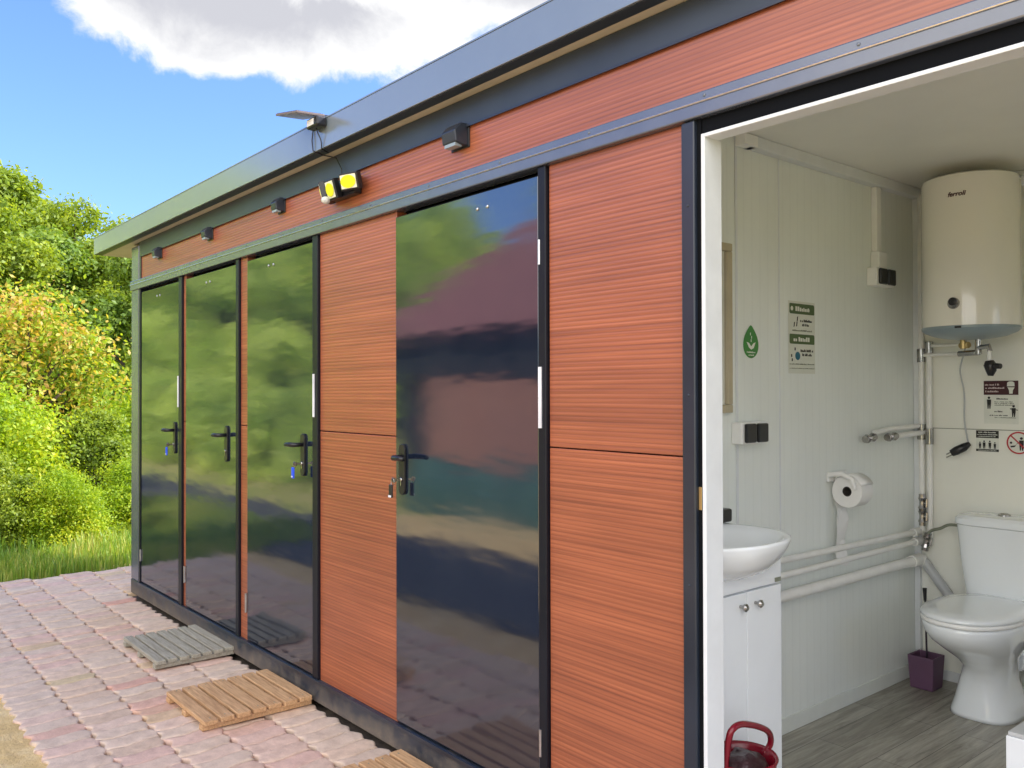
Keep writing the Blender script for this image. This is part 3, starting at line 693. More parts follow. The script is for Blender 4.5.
# leaf / drop sticker
lf = thing('drop_sticker', 'green drop-shaped sticker with white hands on the side wall', 'sticker', (WL, .842, 1.53))
cy, cz = .843, 1.577; pts = []
for k in range(40):
    a = 2*math.pi*k/40; r_ = .047
    y = r_*math.sin(a); z = -r_*math.cos(a)
    if z > 0: f = z/r_; z = r_*(f*1.55); y *= (1-f**2.2*.55) if f < 1 else 0
    pts.append((cy+y, cz+z))
bm = nb(); quad(bm, pts, .0012); obj('backing', bm, M['green'], lf)
bm = nb()
quad(bm, [(cy-.028, cz+.012), (cy-.012, cz+.008), (cy, cz-.004), (cy+.014, cz+.008), (cy+.028, cz+.012), (cy+.016, cz-.010), (cy, cz-.016), (cy-.014, cz-.008)], .0022)
for a, b_ in ((cy-.004, cz+.040), (cy+.003, cz+.028), (cy, cz+.016)): rect(bm, a-.0022, a+.0022, b_-.004, b_+.006, .0022)
lines(bm, cy-.026, cy+.026, cz-.028, .006, .0022, 'L', 3); lines(bm, cy-.016, cy+.018, cz-.038, .006, .0022, 'L', 4)
obj('print', bm, M['print'], lf)
# instruction sticker
st = thing('instruction_sticker', 'tall pale instruction sticker with two olive green headings', 'sticker', (WL, 1.177, 1.48))
bm = nb(); rect(bm, 1.085, 1.272, 1.478, 1.757, .001); obj('backing', bm, M['sticker'], st)
bm = nb()
for za, zb in ((1.708, 1.748), (1.592, 1.630)):
    quad(bm, [(1.092, za+.005), (1.098, za), (1.264, za), (1.267, za+.004), (1.267, zb-.006), (1.262, zb), (1.095, zb), (1.092, zb-.003)], .002)
obj('heading_band', bm, M['olive'], st)
bm = nb(); lines(bm, 1.132, 1.232, 1.719, .018, .003, 'L', 5); lines(bm, 1.118, 1.240, 1.602, .017, .003, 'L', 6); disc(bm, 1.108, 1.728, .009, .003, 'L', 12)
obj('heading_print', bm, M['sticker'], st)
bm = nb()
for a, b_ in ((1.146, 1.690), (1.124, 1.668), (1.142, 1.670)): quad(bm, [(a-.004, b_-.012), (a+.003, b_-.008), (a+.006, b_+.010), (a-.001, b_+.006)], .002)
lines(bm, 1.166, 1.250, 1.678, .010, .002, 'L', 8); lines(bm, 1.180, 1.228, 1.662, .010, .002, 'L', 9)
lines(bm, 1.168, 1.258, 1.562, .010, .002, 'L', 11); lines(bm, 1.180, 1.248, 1.546, .010, .002, 'L', 12)
for a, b_ in ((1.130, 1.572), (1.106, 1.546), (1.110, 1.530)): rect(bm, a-.004, a+.004, b_-.005, b_+.006, .002)
obj('print', bm, M['ink'], st)
bm = nb(); lines(bm, 1.112, 1.250, 1.641, .007, .002, 'L', 10); lines(bm, 1.092, 1.266, 1.512, .005, .002, 'L', 14); lines(bm, 1.092, 1.266, 1.496, .004, .002, 'L', 15)
obj('fine_print', bm, M['greyink'], st)
bm = nb(); disc(bm, 1.148, 1.546, .016, .002, 'L', 18, 1.1); obj('cup_print', bm, M['blueink'], st)

def socket(name, label, y, z, w=.155, h=.078, extra=None):
    s = thing(name, label, 'wall socket', (WL, y, z))
    obj('housing', B(WL+.0005, WL+.046, y-w/2, y+w/2, z-h/2, z+h/2), M['whitepl'], s, bevel=.005)
    for q in (-.036, .036):
        obj('socket_flap', B(WL+.0465, WL+.060, y+q-.031, y+q+.031, z-.034, z+.034), M['blackpl'], s, bevel=.006)
    return s
socket('double_socket', 'white double socket with black flaps beside the mirror, lower one', .80, 1.262)
s2 = socket('double_socket', 'white double socket with black flaps below the ceiling duct', 1.76, 1.897)
obj('junction_box', B(WL+.0005, WL+.040, 1.715, 1.785, 1.9365, 2.005), M['whitepl'], s2, bevel=.004)
cd = tag(obj('cable_duct', B(WL+.0005, WL+.026, 1.724, 1.765, 2.0055, 2.284), M['whitepl'], bevel=.003), 'narrow white cable duct running from ceiling to the upper socket', 'cable duct')
tag(obj('junction_box', B(WL+.0005, WL+.045, .752, .832, 2.285, 2.326), M['whitepl'], bevel=.004), 'small white junction box at the ceiling above the green sticker', 'junction box')

# pipes on the left wall
def bracket_pipe(name, label, pts, r, mat, fittings=(), cat='pipe', fm='pipe'):
    p = thing(name, label, cat, pts[0])
    obj('pipe_run', T(pts, r, 14), mat, p, smooth=True)
    for a, b_, rr in fittings: obj('fitting', T([a, b_], rr, 14), M[fm], p, smooth=True)
    return p
px = WL+.028
bracket_pipe('water_pipe', 'upper white water pipe along the side wall behind the paper', [(px, .55, .785), (px, 2.075, .774)], .0125, M['pipe'], [((px, 2.03, .7745), (px, 2.085, .774), .018)])
bracket_pipe('water_pipe', 'lower white water pipe of the close pair on the side wall', [(px+.006, .55, .725), (px+.006, 2.075, .733)], .0125, M['pipe'], [((px+.006, 2.03, .7328), (px+.006, 2.085, .733), .018)])
bracket_pipe('waste_pipe', 'thick pale waste pipe running low along the side wall', [(px+.006, .55, .650), (px+.006, 2.05, .650), (px+.010, 2.085, .652)], .0215, M['pipe'], [((px+.006, 2.00, .650), (px+.006, 2.07, .651), .027)])
bracket_pipe('waste_pipe', 'grey waste pipe slanting down the back wall behind the toilet', [(-1.815, 2.085, .652), (-1.790, 2.092, .640), (-1.60, 2.095, .40), (-1.52, 2.095, .30)], .0215, M['greypipe'], [((-1.822, 2.078, .653), (-1.79, 2.092, .640), .028)])
# risers in the corner
bracket_pipe('riser_pipe', 'left white riser pipe in the corner beside the water heater', [(-1.800, 2.095, .78), (-1.800, 2.095, 2.30)], .0125, M['pipe'], [((-1.8, 2.095, 1.19), (-1.8, 2.095, 1.26), .018), ((-1.8, 2.095, 1.54), (-1.8, 2.095, 1.60), .018)], fm='chrome')
bracket_pipe('riser_pipe', 'right white riser pipe in the corner, ending at the heater', [(-1.765, 2.095, .72), (-1.765, 2.095, 1.62)], .0125, M['pipe'], [((-1.765, 2.095, 1.17), (-1.765, 2.095, 1.24), .018), ((-1.765, 2.095, 1.58), (-1.765, 2.095, 1.63), .018)], fm='chrome')
def valve(label, p, d, name='tap_valve'):
    v = thing(name, label, 'valve', p); p = Vector(p); d = Vector(d).normalized()
    bm = nb(); tube(bm, [p-d*.040, p-d*.024, p-d*.0235, p-d*.008, p+d*.008, p+d*.0235, p+d*.024, p+d*.040], [.015, .015, .019, .013, .013, .019, .015, .015], 10)
    obj('body', bm, M['chrome'], v)
    u, w = frame_of(d); up = Vector((.9, -.35, .1)).normalized()
    obj('stem', T([p, p+up*.024], .006, 8), M['chrome'], v)
    obj('lever', T([p+up*.024-d*.018, p+up*.027+d*.018], [.006, .004], 8), M['chrome'], v)
bracket_pipe('tap_pipe', 'upper short pipe from the corner to the far wall tap', [(WL+.02, 1.70, 1.232), (WL+.030, 1.82, 1.245), (WL+.03, 2.09, 1.252)], .0115, M['pipe'])
bracket_pipe('tap_pipe', 'lower short pipe from the corner to the near wall tap', [(WL+.046, 1.84, 1.214), (WL+.046, 2.09, 1.222), (-1.768, 2.095, 1.225)], .0115, M['pipe'])
valve('chrome wall tap, left one of the two above the paper roll', (WL+.03, 1.645, 1.212), (0, 1, .1))
valve('chrome wall tap, right one of the two above the paper roll', (WL+.046, 1.80, 1.213), (0, 1, .05))
valve('upper chrome shut-off valve on the corner riser', (-1.79, 2.075, .905), (0, 0, 1), 'shutoff_valve')
valve('middle chrome shut-off valve on the corner riser', (-1.79, 2.075, .845), (0, 0, 1), 'shutoff_valve')
valve('chrome angle valve feeding the toilet cistern', (-1.768, 2.065, .735), (.2, 0, 1), 'shutoff_valve')
tag(obj('cistern_hose', T(smooth_path([(-1.768, 2.06, .765), (-1.74, 2.055, .79), (-1.70, 2.05, .805), (-1.66, 2.05, .825), (-1.59, 2.05, .825)]), .0065, 8), M['greyink'], smooth=True), 'thin dark hose from the angle valve to the toilet cistern', 'hose')

# toilet roll
tp = thing('toilet_roll', 'white toilet paper roll with a hanging strip on the side wall', 'toilet roll', (WL+.08, 1.50, 1.01))
c0 = Vector((-1.765, 1.375, 1.012))
def rollbm(ro, ri, y0, y1):
    bm = nb(); n = 40; R4 = []
    for (r_, y) in ((ro, y0), (ro, y1), (ri, y1), (ri, y0)):
        R4.append([bm.verts.new((c0.x+r_*math.cos(2*math.pi*k/n), y, c0.z+r_*math.sin(2*math.pi*k/n))) for k in range(n)])
    for a, b_ in zip(R4, R4[1:]+R4[:1]):
        for k in range(n): bm.faces.new((a[k], a[(k+1) % n], b_[(k+1) % n], b_[k]))
    return bm
obj('roll', rollbm(.063, .020, 1.375, 1.462), M['paper'], tp, smooth=True)
obj('core', rollbm(.0195, .016, 1.377, 1.460), M['card'], tp, smooth=True)
bm = nb(); g = []
for k in range(15):
    z = c0.z-.03-k*.0185; sw = .012*math.sin(k*.42)+.002*k; w = .0
    g.append([bm.verts.new((c0.x-.062+sw+.004*math.sin(k*.9+q*3), y+.004*k/14*(1 if q < .5 else -1), z-(.018*(1-abs(q-.7)) if k == 14 else 0))) for q, y in ((0, 1.378), (.35, 1.404), (.7, 1.432), (1, 1.458))])
for a, b_ in zip(g, g[1:]):
    for k in range(3): bm.faces.new((a[k], a[k+1], b_[k+1], b_[k]))
obj('hanging_strip', bm, M['paper'], tp, smooth='all')
ho = thing('roll_holder', 'white plastic holder arm carrying the toilet roll', 'roll holder', (WL, 1.5, 1.05))
obj('wall_plate', B(WL+.0005, WL+.012, 1.35, 1.49, 1.045, 1.085), M['whitepl'], ho, bevel=.004)
obj('arm', T([(WL+.012, 1.355, 1.075), (-1.775, 1.355, 1.082), (-1.735, 1.357, 1.065), (-1.722, 1.362, 1.025)], [.010, .010, .009, .007], 10), M['whitepl'], ho, smooth=True)
bm = nb(); n = 14; g = []
for y in (1.370, 1.466):
    g.append([bm.verts.new((c0.x+.069*math.cos(a), y, c0.z+.069*math.sin(a))) for a in [R(25+k*115/n) for k in range(n+1)]])
for k in range(n): bm.faces.new((g[0][k], g[0][k+1], g[1][k+1], g[1][k]))
o = obj('cover', bm, M['whitepl'], ho, smooth='all'); sd_ = o.modifiers.new('solid', 'SOLIDIFY'); sd_.thickness = .003

# ------------------------------------------------------------------ washbasin and cabinet
VX, VY0, VY1 = -1.52, .165, .535
va = thing('vanity_cabinet', 'white two-door vanity cabinet under the washbasin', 'cabinet', ((WL+VX)/2, .35, .12))
obj('body', B(WL+.01, VX-.018, VY0, VY1, .18, .905), M['lacquer'], va, bevel=.002)
obj('top_panel', B(VX-.0178, VX, VY0, VY1, .818, .905), M['lacquer'], va, bevel=.0015)
obj('plinth', B(WL+.03, VX-.03, VY0+.01, VY1-.01, .1205, .1795), M['lacquer'], va)
ym = .356
for a, b_, kn in ((VY0, ym-.0015, ym-.035), (ym+.0015, VY1, ym+.04)):
    d = obj('door', B(VX-.0178, VX, a, b_, .185, .812), M['lacquer'], va, bevel=.002)
    bm = nb(); lathe(bm, [(.005, 0), (.005, .012), (.011, .016), (.012, .022), (.007, .027)], (VX, kn, .775), 'X', 18); obj('knob', bm, M['chrome'], d, smooth=True)
obj('badge', B(VX+.0005, VX+.003, VY1-.036, VY1-.006, .822, .835), M['greyink'], va)

ws = thing('washbasin', 'white oval ceramic washbasin on the vanity cabinet', 'washbasin', (-1.6, .345, .86))
bcx, bcy = -1.612, .305
out_ = [(0, .835, .10, .11), (-.0, .845, .13, .145), (0, .872, .178, .20), (0, .91, .212, .240), (0, .945, .229, .262), (0, .967, .236, .272), (0, .975, .236, .272), (0, .978, .230, .266)]
inn = [(0, .974, .212, .246), (0, .955, .198, .230), (0, .915, .165, .19), (0, .885, .10, .12), (0, .876, .03, .035)]
bm = nb(); loft(bm, [(bcx+a, bcy, .975-(.975-z)*.86, ax*.91, ay*.93, 2.15) for a, z, ax, ay in out_+inn], 48)
obj('bowl', bm, M['ceramic'], ws, smooth='all')
tag(obj('tap_ledge', B(WL+.002, WL+.075, .25, .44, .950, .978), M['ceramic'], ws, bevel=.008), '', '') if False else obj('back_ledge', B(WL+.002, WL+.125, .10, .55, .945, .9765), M['ceramic'], ws, bevel=.008)
sdp = thing('soap_dispenser', 'small black soap box with a chrome button at the washbasin rim', 'soap dispenser', (-1.77, .51, .978))
obj('body', B(-1.815, -1.720, .465, .565, .9785, 1.022), M['blackpl'], sdp, bevel=.007)
bm = nb(); lathe(bm, [(.010, 0), (.010, .006), (.004, .010)], (-1.755, .50, 1.0225), 'Z', 16); obj('button', bm, M['chrome'], sdp, smooth=True)
ft = thing('faucet', 'chrome mixer tap behind the washbasin', 'faucet', (-1.79, .29, .978))
bm = nb(); tube(bm, [(-1.79, .29, .9768), (-1.79, .29, 1.05), (-1.765, .29, 1.075), (-1.69, .29, 1.06)], [.02, .018, .014, .011], 14); obj('spout', bm, M['chrome'], ft, smooth=True)
obj('lever', T([(-1.79, .29, 1.06), (-1.80, .29, 1.09), (-1.76, .29, 1.11)], [.014, .01, .006], 10), M['chrome'], ft, smooth=True)

# red basket
bx, by = -1.415, .178
rb = thing('red_basket', 'dark red plastic basket with raised handle at the cabinet foot', 'basket', (bx, by, .12))
bm = nb(); loft(bm, [(bx, by, .1205, .070, .075), (bx, by, .22, .080, .085), (bx, by, .395, .090, .094), (bx, by, .408, .096, .100), (bx, by, .414, .093, .097), (bx, by, .405, .085, .089), (bx, by, .22, .075, .080), (bx, by, .135, .065, .070)], 40)
obj('tub', bm, M['red'], rb, smooth='all')
pts = [(bx+.01, by+.092, .395), (bx+.02, by+.104, .420), (bx+.025, by+.098, .445), (bx+.03, by+.075, .468), (bx+.03, by+.04, .487), (bx+.03, by, .503), (bx+.03, by-.045, .516), (bx+.03, by-.078, .514), (bx+.025, by-.092, .49), (bx+.01, by-.092, .395)]
obj('handle', T(smooth_path(pts), .0088, 12), M['red'], rb, smooth=True)
bm = nb(); loft(bm, [(bx, by, .30, .070, .075), (bx, by, .37, .078, .084), (bx+.01, by, .405, .055, .06), (bx, by, .422, .02, .03)], 30)
for v in bm.verts: v.co += Vector((0, 0, .030*mn.noise(v.co*34)))
obj('liner', bm, M['rubbish'], rb, smooth='all')

# ------------------------------------------------------------------ water heater
hx, hy, hr = -1.513, 1.915, .183
wh = thing('water_heater', 'cream white cylindrical water heater on the back wall', 'water heater', (hx, hy, 1.62))
bm = nb(); lathe(bm, [(hr*.90, 2.285), (hr*.975, 2.278), (hr, 2.262), (hr, 1.678), (hr, 1.672)], (hx, hy, 0), 'Z', 64); obj('tank', bm, M['enamel'], wh, smooth=True)
bm = nb(); lathe(bm, [(hr*1.006, 1.6715), (hr*1.004, 1.662), (hr*.93, 1.650), (hr*.72, 1.634), (hr*.4, 1.624), (.02, 1.620)], (hx, hy, 0), 'Z', 64); obj('bottom_cap', bm, M['greypl'], wh, smooth=True)
obj('wall_bracket', B(hx-.12, hx+.12, hy+hr-.03, 2.1235, 2.10, 2.15), M['steel'], wh)
obj('wall_bracket', B(hx-.12, hx+.12, hy+hr-.03, 2.1235, 1.75, 1.80), M['steel'], wh)
fd = Vector((0-hx, -1.82-hy, 0)).normalized()
def onheater(bm, ang, z):
    d = Matrix.Rotation(ang, 3, 'Z') @ fd
    rot = d.to_track_quat('-Y', 'Z').to_matrix().to_4x4()
    bmesh.ops.transform(bm, matrix=Matrix.Translation(Vector((hx, hy, z))+d*hr) @ rot, verts=bm.verts)
bm = nb(); lathe(bm, [(.023, .004), (.023, -.004), (.021, -.007), (.014, -.0075)], (0, 0, 0), 'Y', 28); onheater(bm, R(-19), 1.760); obj('dial_ring', bm, M['chrome'], wh, smooth=True)
bm = nb(); lathe(bm, [(.0165, -.006), (.0165, -.012), (.012, -.014)], (0, 0, 0), 'Y', 24); onheater(bm, R(-19), 1.766); obj('dial', bm, M['blackpl'], wh, smooth=True)
bm = nb(); box(bm, -.012, .012, -.002, .004, -.004, .004); onheater(bm, R(-14), 1.664); obj('indicator', bm, M['blackpl'], wh)
cu = bpy.data.curves.new('brand_mark', 'FONT'); cu.body = 'ferroli'; cu.size = .026; cu.extrude = .0004; cu.offset = .0007; cu.shear = .25; cu.align_x = 'CENTER'
to = bpy.data.objects.new('brand_tmp', cu); C.objects.link(to)
bpy.context.view_layer.update()
me = bpy.data.meshes.new_from_object(to.evaluated_get(bpy.context.evaluated_depsgraph_get())); bpy.data.objects.remove(to)
bm = nb(); bm.from_mesh(me); bmesh.ops.transform(bm, matrix=Matrix.Rotation(R(90), 4, 'X'), verts=bm.verts)
for v in bm.verts: v.co.y += -.0012 + v.co.x**2/(2*hr)
onheater(bm, R(-15), 2.188); obj('brand_mark', bm, M['maroon'], wh)
obj('outlet', T([(hx+.03, hy, 1.625), (hx+.03, hy, 1.575)], .012, 12), M['chrome'], wh, smooth=True)
obj('outlet', T([(hx-.03, hy, 1.625), (hx-.03, hy, 1.585)], .012, 12), M['brass'], wh, smooth=True)
# connecting pipes
bracket_pipe('heater_pipe', 'upper horizontal pipe between riser and water heater', [(-1.765, 2.09, 1.612), (-1.60, 2.075, 1.612), (hx-.03, hy+.02, 1.600)], .0075, M['pipe'], [((hx-.05, hy+.03, 1.600), (hx-.01, hy, 1.600), .013)], fm='brass')
bracket_pipe('heater_pipe', 'lower horizontal pipe between riser and water heater', [(-1.80, 2.09, 1.570), (-1.62, 2.08, 1.572), (hx-.05, hy+.03, 1.565), (hx+.04, hy, 1.568)], .0075, M['pipe'], [((hx-.06, hy+.03, 1.565), (hx+.03, hy+.01, 1.568), .012), ((hx+.03, hy, 1.56), (hx+.03, hy, 1.61), .013)], fm='chrome')
sv = thing('safety_valve', 'black capped safety valve hanging under the water heater', 'valve', (hx+.075, hy-.01, 1.50))
obj('body', T([(hx+.03, hy-.005, 1.585), (hx+.075, hy-.01, 1.592), (hx+.078, hy-.01, 1.570)], .010, 12), M['chrome'], sv, smooth=True)
obj('drain_tube', T([(hx+.076, hy-.01, 1.572), (hx+.076, hy-.01, 1.528)], .008, 12), M['whitepl'], sv, smooth=True)
bm = nb(); tube(bm, [(hx+.076, hy-.01, 1.532), (hx+.078, hy-.01, 1.515), (hx+.082, hy-.01, 1.490), (hx+.080, hy-.01, 1.470)], [.016, .024, .020, .010], 12); tube(bm, [(hx+.08, hy-.01, 1.512), (hx+.122, hy-.02, 1.508)], [.013, .011], 10)
obj('black_knob', bm, M['blackpl'], sv, smooth=True)
pl = thing('power_plug', 'black power plug dangling from the heater on a grey cord', 'power plug', (-1.63, 2.08, 1.15))
cpts = [(hx-.01, hy-.02, 1.622), (-1.585, 2.03, 1.58), (-1.62, 2.07, 1.50), (-1.612, 2.09, 1.40), (-1.616, 2.10, 1.28), (-1.602, 2.10, 1.185)]
obj('cord', T(smooth_path(cpts), .0034, 8), M['greypipe'], pl, smooth=True)
bm = nb(); tube(bm, [(-1.596, 2.10, 1.180), (-1.612, 2.085, 1.165), (-1.640, 2.075, 1.148), (-1.660, 2.07, 1.136)], [.010, .018, .019, .015], 12)
obj('plug_body', bm, M['blackpl'], pl, smooth=True)
bm = nb(); 
for q in (-.007, .007): tube(bm, [(-1.658, 2.07, 1.136+q), (-1.678, 2.062, 1.124+q)], .0026, 8)
obj('prongs', bm, M['chrome'], pl)
tl = thing('tube_lamp', 'white tube lamp under the ceiling right of the heater', 'tube lamp', (-1.10, 1.75, 2.20))
obj('tube', T([(-1.205, 1.70, 2.195), (-.10, 1.70, 2.195)], .0185, 18), M['whitepl'], tl, smooth=True)
obj('end_cap', T([(-1.235, 1.70, 2.195), (-1.205, 1.70, 2.195)], .0215, 18), M['greypipe'], tl, smooth=True)
for xx in (-1.0, -.3): obj('bracket', B(xx, xx+.02, 1.69, 1.71, 2.21, 2.3285), M['whitepl'], tl)

# ------------------------------------------------------------------ signs on the back wall
sg = thing('rules_sign', 'white sign with dark maroon heading and toilet symbol', 'sign', (-1.475, 2.1245, 1.27))
bm = nb(); rect(bm, -1.545, -1.408, 1.268, 1.452, .001, 'B'); obj('plate', bm, M['print'], sg)
bm = nb(); rect(bm, -1.545, -1.408, 1.392, 1.452, .002, 'B'); obj('heading_band', bm, M['maroon'], sg)
bm = nb(); lines(bm, -1.540, -1.482, 1.432, .0075, .003, 'B', 1); lines(bm, -1.538, -1.462, 1.418, .0075, .003, 'B', 2); lines(bm, -1.538, -1.485, 1.403, .0075, .003, 'B', 3)
obj('heading_print', bm, M['pinkpr'], sg)
bm = nb(); a = -1.437
quad(bm, [(a-.015, 1.428), (a+.015, 1.428), (a+.014, 1.444), (a+.006, 1.449), (a-.006, 1.449), (a-.014, 1.444)], .003, 'B')
quad(bm, [(a-.006, 1.397), (a+.007, 1.397), (a+.008, 1.411), (a+.015, 1.424), (a-.013, 1.424), (a-.007, 1.411)], .003, 'B')
obj('toilet_symbol', bm, M['print'], sg)
bm = nb()
def figure(bm, a, z, s, w='B', off=.002):
    disc(bm, a, z+s*.88, s*.10, off, w, 10)
    quad(bm, [(a-s*.16, z+s*.74), (a+s*.16, z+s*.74), (a+s*.15, z+s*.42), (a+s*.10, z), (a+s*.03, z), (a, z+s*.36), (a-s*.04, z), (a-s*.11, z), (a-s*.14, z+s*.42)], off, w)
figure(bm, -1.524, 1.332, .054); figure(bm, -1.427, 1.298, .052)
quad(bm, [(-1.441, 1.335), (-1.410, 1.329), (-1.410, 1.326), (-1.441, 1.331)], .0026, 'B')
lines(bm, -1.494, -1.445, 1.372, .0065, .002, 'B', 5); lines(bm, -1.503, -1.470, 1.318, .0065, .002, 'B', 6); lines(bm, -1.522, -1.450, 1.302, .005, .002, 'B', 7)
obj('figures', bm, M['ink'], sg)
bm = nb()
for i, z in enumerate((1.360, 1.353, 1.346, 1.293)): lines(bm, -1.502, -1.43+i*.004, z, .0045, .002, 'B', 20+i)
obj('fine_print', bm, M['greyink'], sg)
s2_ = thing('notice_sign', 'small black and white notice with a row of figures', 'sign', (-1.53, 2.1245, 1.145))
bm = nb(); rect(bm, -1.578, -1.486, 1.148, 1.238, .001, 'B'); obj('plate', bm, M['print'], s2_)
bm = nb(); rect(bm, -1.578, -1.486, 1.206, 1.238, .002, 'B'); rect(bm, -1.578, -1.486, 1.148, 1.158, .002, 'B')
for i, a in enumerate((-1.562, -1.545, -1.522, -1.502)): figure(bm, a, 1.160, .036 if i in (1, 2) else .030)
obj('black_print', bm, M['ink'], s2_)
bm = nb(); lines(bm, -1.568, -1.496, 1.228, .005, .003, 'B', 30); lines(bm, -1.574, -1.490, 1.219, .004, .003, 'B', 31); lines(bm, -1.570, -1.498, 1.211, .004, .003, 'B', 32); lines(bm, -1.570, -1.495, 1.151, .003, .003, 'B', 33)
obj('white_print', bm, M['print'], s2_)
s3 = thing('prohibition_sign', 'round red-ringed prohibition sign with crossed-out figure', 'sign', (-1.410, 2.1245, 1.14))
bm = nb(); disc(bm, -1.408, 1.190, .047, .001, 'B', 40); obj('plate', bm, M['print'], s3)
bm = nb(); n = 40
for k in range(n):
    a0, a1 = 2*math.pi*k/n, 2*math.pi*(k+1)/n
    quad(bm, [(-1.408+r_*math.cos(a), 1.190+r_*math.sin(a)) for r_, a in ((.041, a0), (.047, a0), (.047, a1), (.041, a1))], .0035, 'B')
quad(bm, [(-1.440, 1.218), (-1.436, 1.222), (-1.376, 1.162), (-1.380, 1.158)], .0035, 'B'); obj('red_ring', bm, M['redink'], s3)
bm = nb(); figure(bm, -1.398, 1.158, .058, off=.0022); quad(bm, [(-1.441, 1.176), (-1.418, 1.180), (-1.424, 1.172), (-1.438, 1.170)], .0022, 'B'); quad(bm, [(-1.425, 1.180), (-1.402, 1.196), (-1.402, 1.192)], .0024, 'B'); disc(bm, -1.438, 1.190, .005, .0022, 'B', 8); obj('figure', bm, M['ink'], s3)

# ------------------------------------------------------------------ toilet
tx = -1.425; FZ = .1205
to_ = thing('toilet', 'white ceramic toilet with closed lid and cistern against the back wall', 'toilet', (tx, 1.75, .12))
bm = nb()
secs = [  # cx, cy, z, ax, ay
    (tx-.008, 1.860, FZ, .128, .172, 3.0), (tx-.008, 1.860, FZ+.014, .126, .170, 3.0), (tx-.006, 1.855, .18, .112, .156, 2.8), (tx-.004, 1.845, .25, .094, .142, 2.6),
    (tx, 1.825, .31, .088, .142, 2.4), (tx, 1.795, .345, .102, .164, 2.3), (tx, 1.752, .388, .134, .202, 2.25), (tx, 1.712, .43, .157, .243, 2.2), (tx, 1.695, .465, .171, .264, 2.2), (tx, 1.694, .488, .176, .271, 2.2), (tx, 1.694, .500, .174, .269, 2.2), (tx, 1.690, .501, .12, .20, 2.2)]
secs = [(q[0]+(.012 if q[2] > .3 else -.004), q[1]+(.025 if q[2] < .3 else .012), FZ+(q[2]-FZ)*1.088, q[3]*.965, q[4]*.965, q[5]) for q in secs]
loft(bm, secs, 56)
obj('bowl', bm, M['ceramic'], to_, smooth='all')
bm = nb(); loft(bm, [(tx+.014, 1.702, 0.5360, .168, .260, 2.25), (tx+.014, 1.702, 0.5400, .172, .265, 2.25), (tx+.014, 1.702, 0.5500, .172, .265, 2.25), (tx+.014, 1.702, 0.5530, .169, .261, 2.25)], 56); obj('seat', bm, M['whitepl'], to_, smooth='all')
bm = nb(); loft(bm, [(tx+.014, 1.702, 0.5555, .170, .263, 2.25), (tx+.014, 1.702, 0.5580, .174, .267, 2.25), (tx+.014, 1.702, 0.5680, .173, .266, 2.25), (tx+.014, 1.702, 0.5750, .162, .250, 2.25), (tx+.014, 1.702, 0.5775, .12, .18, 2.2), (tx+.014, 1.702, 0.5780, .02, .03)], 56); obj('lid', bm, M['ceramic'], to_, smooth='all')
bm = nb(); loft(bm, [(tx+.012, 2.015, .53, .140, .085, 5), (tx+.012, 2.015, .56, .145, .088, 5), (tx+.012, 2.012, .70, .164, .094, 5), (tx+.012, 2.010, .850, .178, .098, 5)], 56); ck = obj('cistern', bm, M['ceramic'], to_, smooth=True)
bm = nb(); loft(bm, [(tx+.012, 2.010, .8515, .180, .100, 5), (tx+.012, 2.010, .855, .184, .104, 5), (tx+.012, 2.010, .877, .184, .104, 5), (tx+.012, 2.010, .890, .174, .094, 4.5), (tx+.012, 2.010, .894, .14, .07, 3.5)], 56); cl_ = obj('cistern_lid', bm, M['ceramic'], to_, smooth=True)
bm = nb(); lathe(bm, [(.024, .893), (.024, .899), (.018, .902), (.017, .900)], (tx-.0, 2.01, 0), 'Z', 24); obj('flush_button', bm, M['chrome'], cl_, smooth=True)
obj('neck', B(tx-.12, tx+.12, 1.90, 2.10, .42, .529), M['ceramic'], to_, bevel=.03, seg=4)
for q in (-.075, .075): obj('lid_hinge', T([(tx+q-.015, 1.945, .556), (tx+q+.015, 1.945, .556)], .011, 10), M['whitepl'], to_, smooth=True)
oc = thing('drain_connector', 'black ribbed drain connector behind the toilet foot', 'drain pipe', (tx+.13, 2.05, .30))
obj('outlet_ring', T([(tx+.05, 1.96, .33), (tx+.07, 2.0, .33)], .052, 24), M['ceramic'], oc, bevel=.004, smooth=True)
bm = nb(); tube(bm, [(tx+.065, 1.99, .33), (tx+.075, 2.01, .33), (tx+.076, 2.012, .33), (tx+.10, 2.05, .31), (tx+.102, 2.052, .31), (tx+.13, 2.08, .29), (tx+.20, 2.085, .24)], [.050, .050, .058, .058, .050, .055, .055], 24); obj('rubber_sleeve', bm, M['blackpl'], oc, smooth=True)
br = thing('toilet_brush', 'toilet brush in a square purple holder beside the toilet', 'toilet brush', (-1.73, 1.98, .12))
bm = nb(); vb = []
def taper(bm, cx, cy, z0, z1, a0, b0, a1, b1):
    v = [[bm.verts.new((cx+sx*a, cy+sy*b_, z)) for sx, sy in ((-1, -1), (1, -1), (1, 1), (-1, 1))] for a, b_, z in ((a0, b0, z0), (a1, b1, z1), (a1-.006, b1-.006, z1), (a0-.006, b0-.006, z0+.02))]
    for p, q in zip(v, v[1:]):
        for k in range(4): bm.faces.new((p[k], p[(k+1) % 4], q[(k+1) % 4], q[k]))
    bm.faces.new(v[0][::-1]); bm.faces.new(v[-1])
taper(bm, -1.728, 1.965, .1208, .262, .048, .048, .056, .056); obj('holder', bm, M['purple'], br, bevel=.004)
obj('stick', T([(-1.722, 1.965, .15), (-1.740, 1.985, .50)], .004, 10), M['darkpurple'], br, smooth=True)
obj('grip', T([(-1.740, 1.985, .49), (-1.743, 1.99, .545)], [.006, .009], 10), M['blackpl'], br, smooth=True)
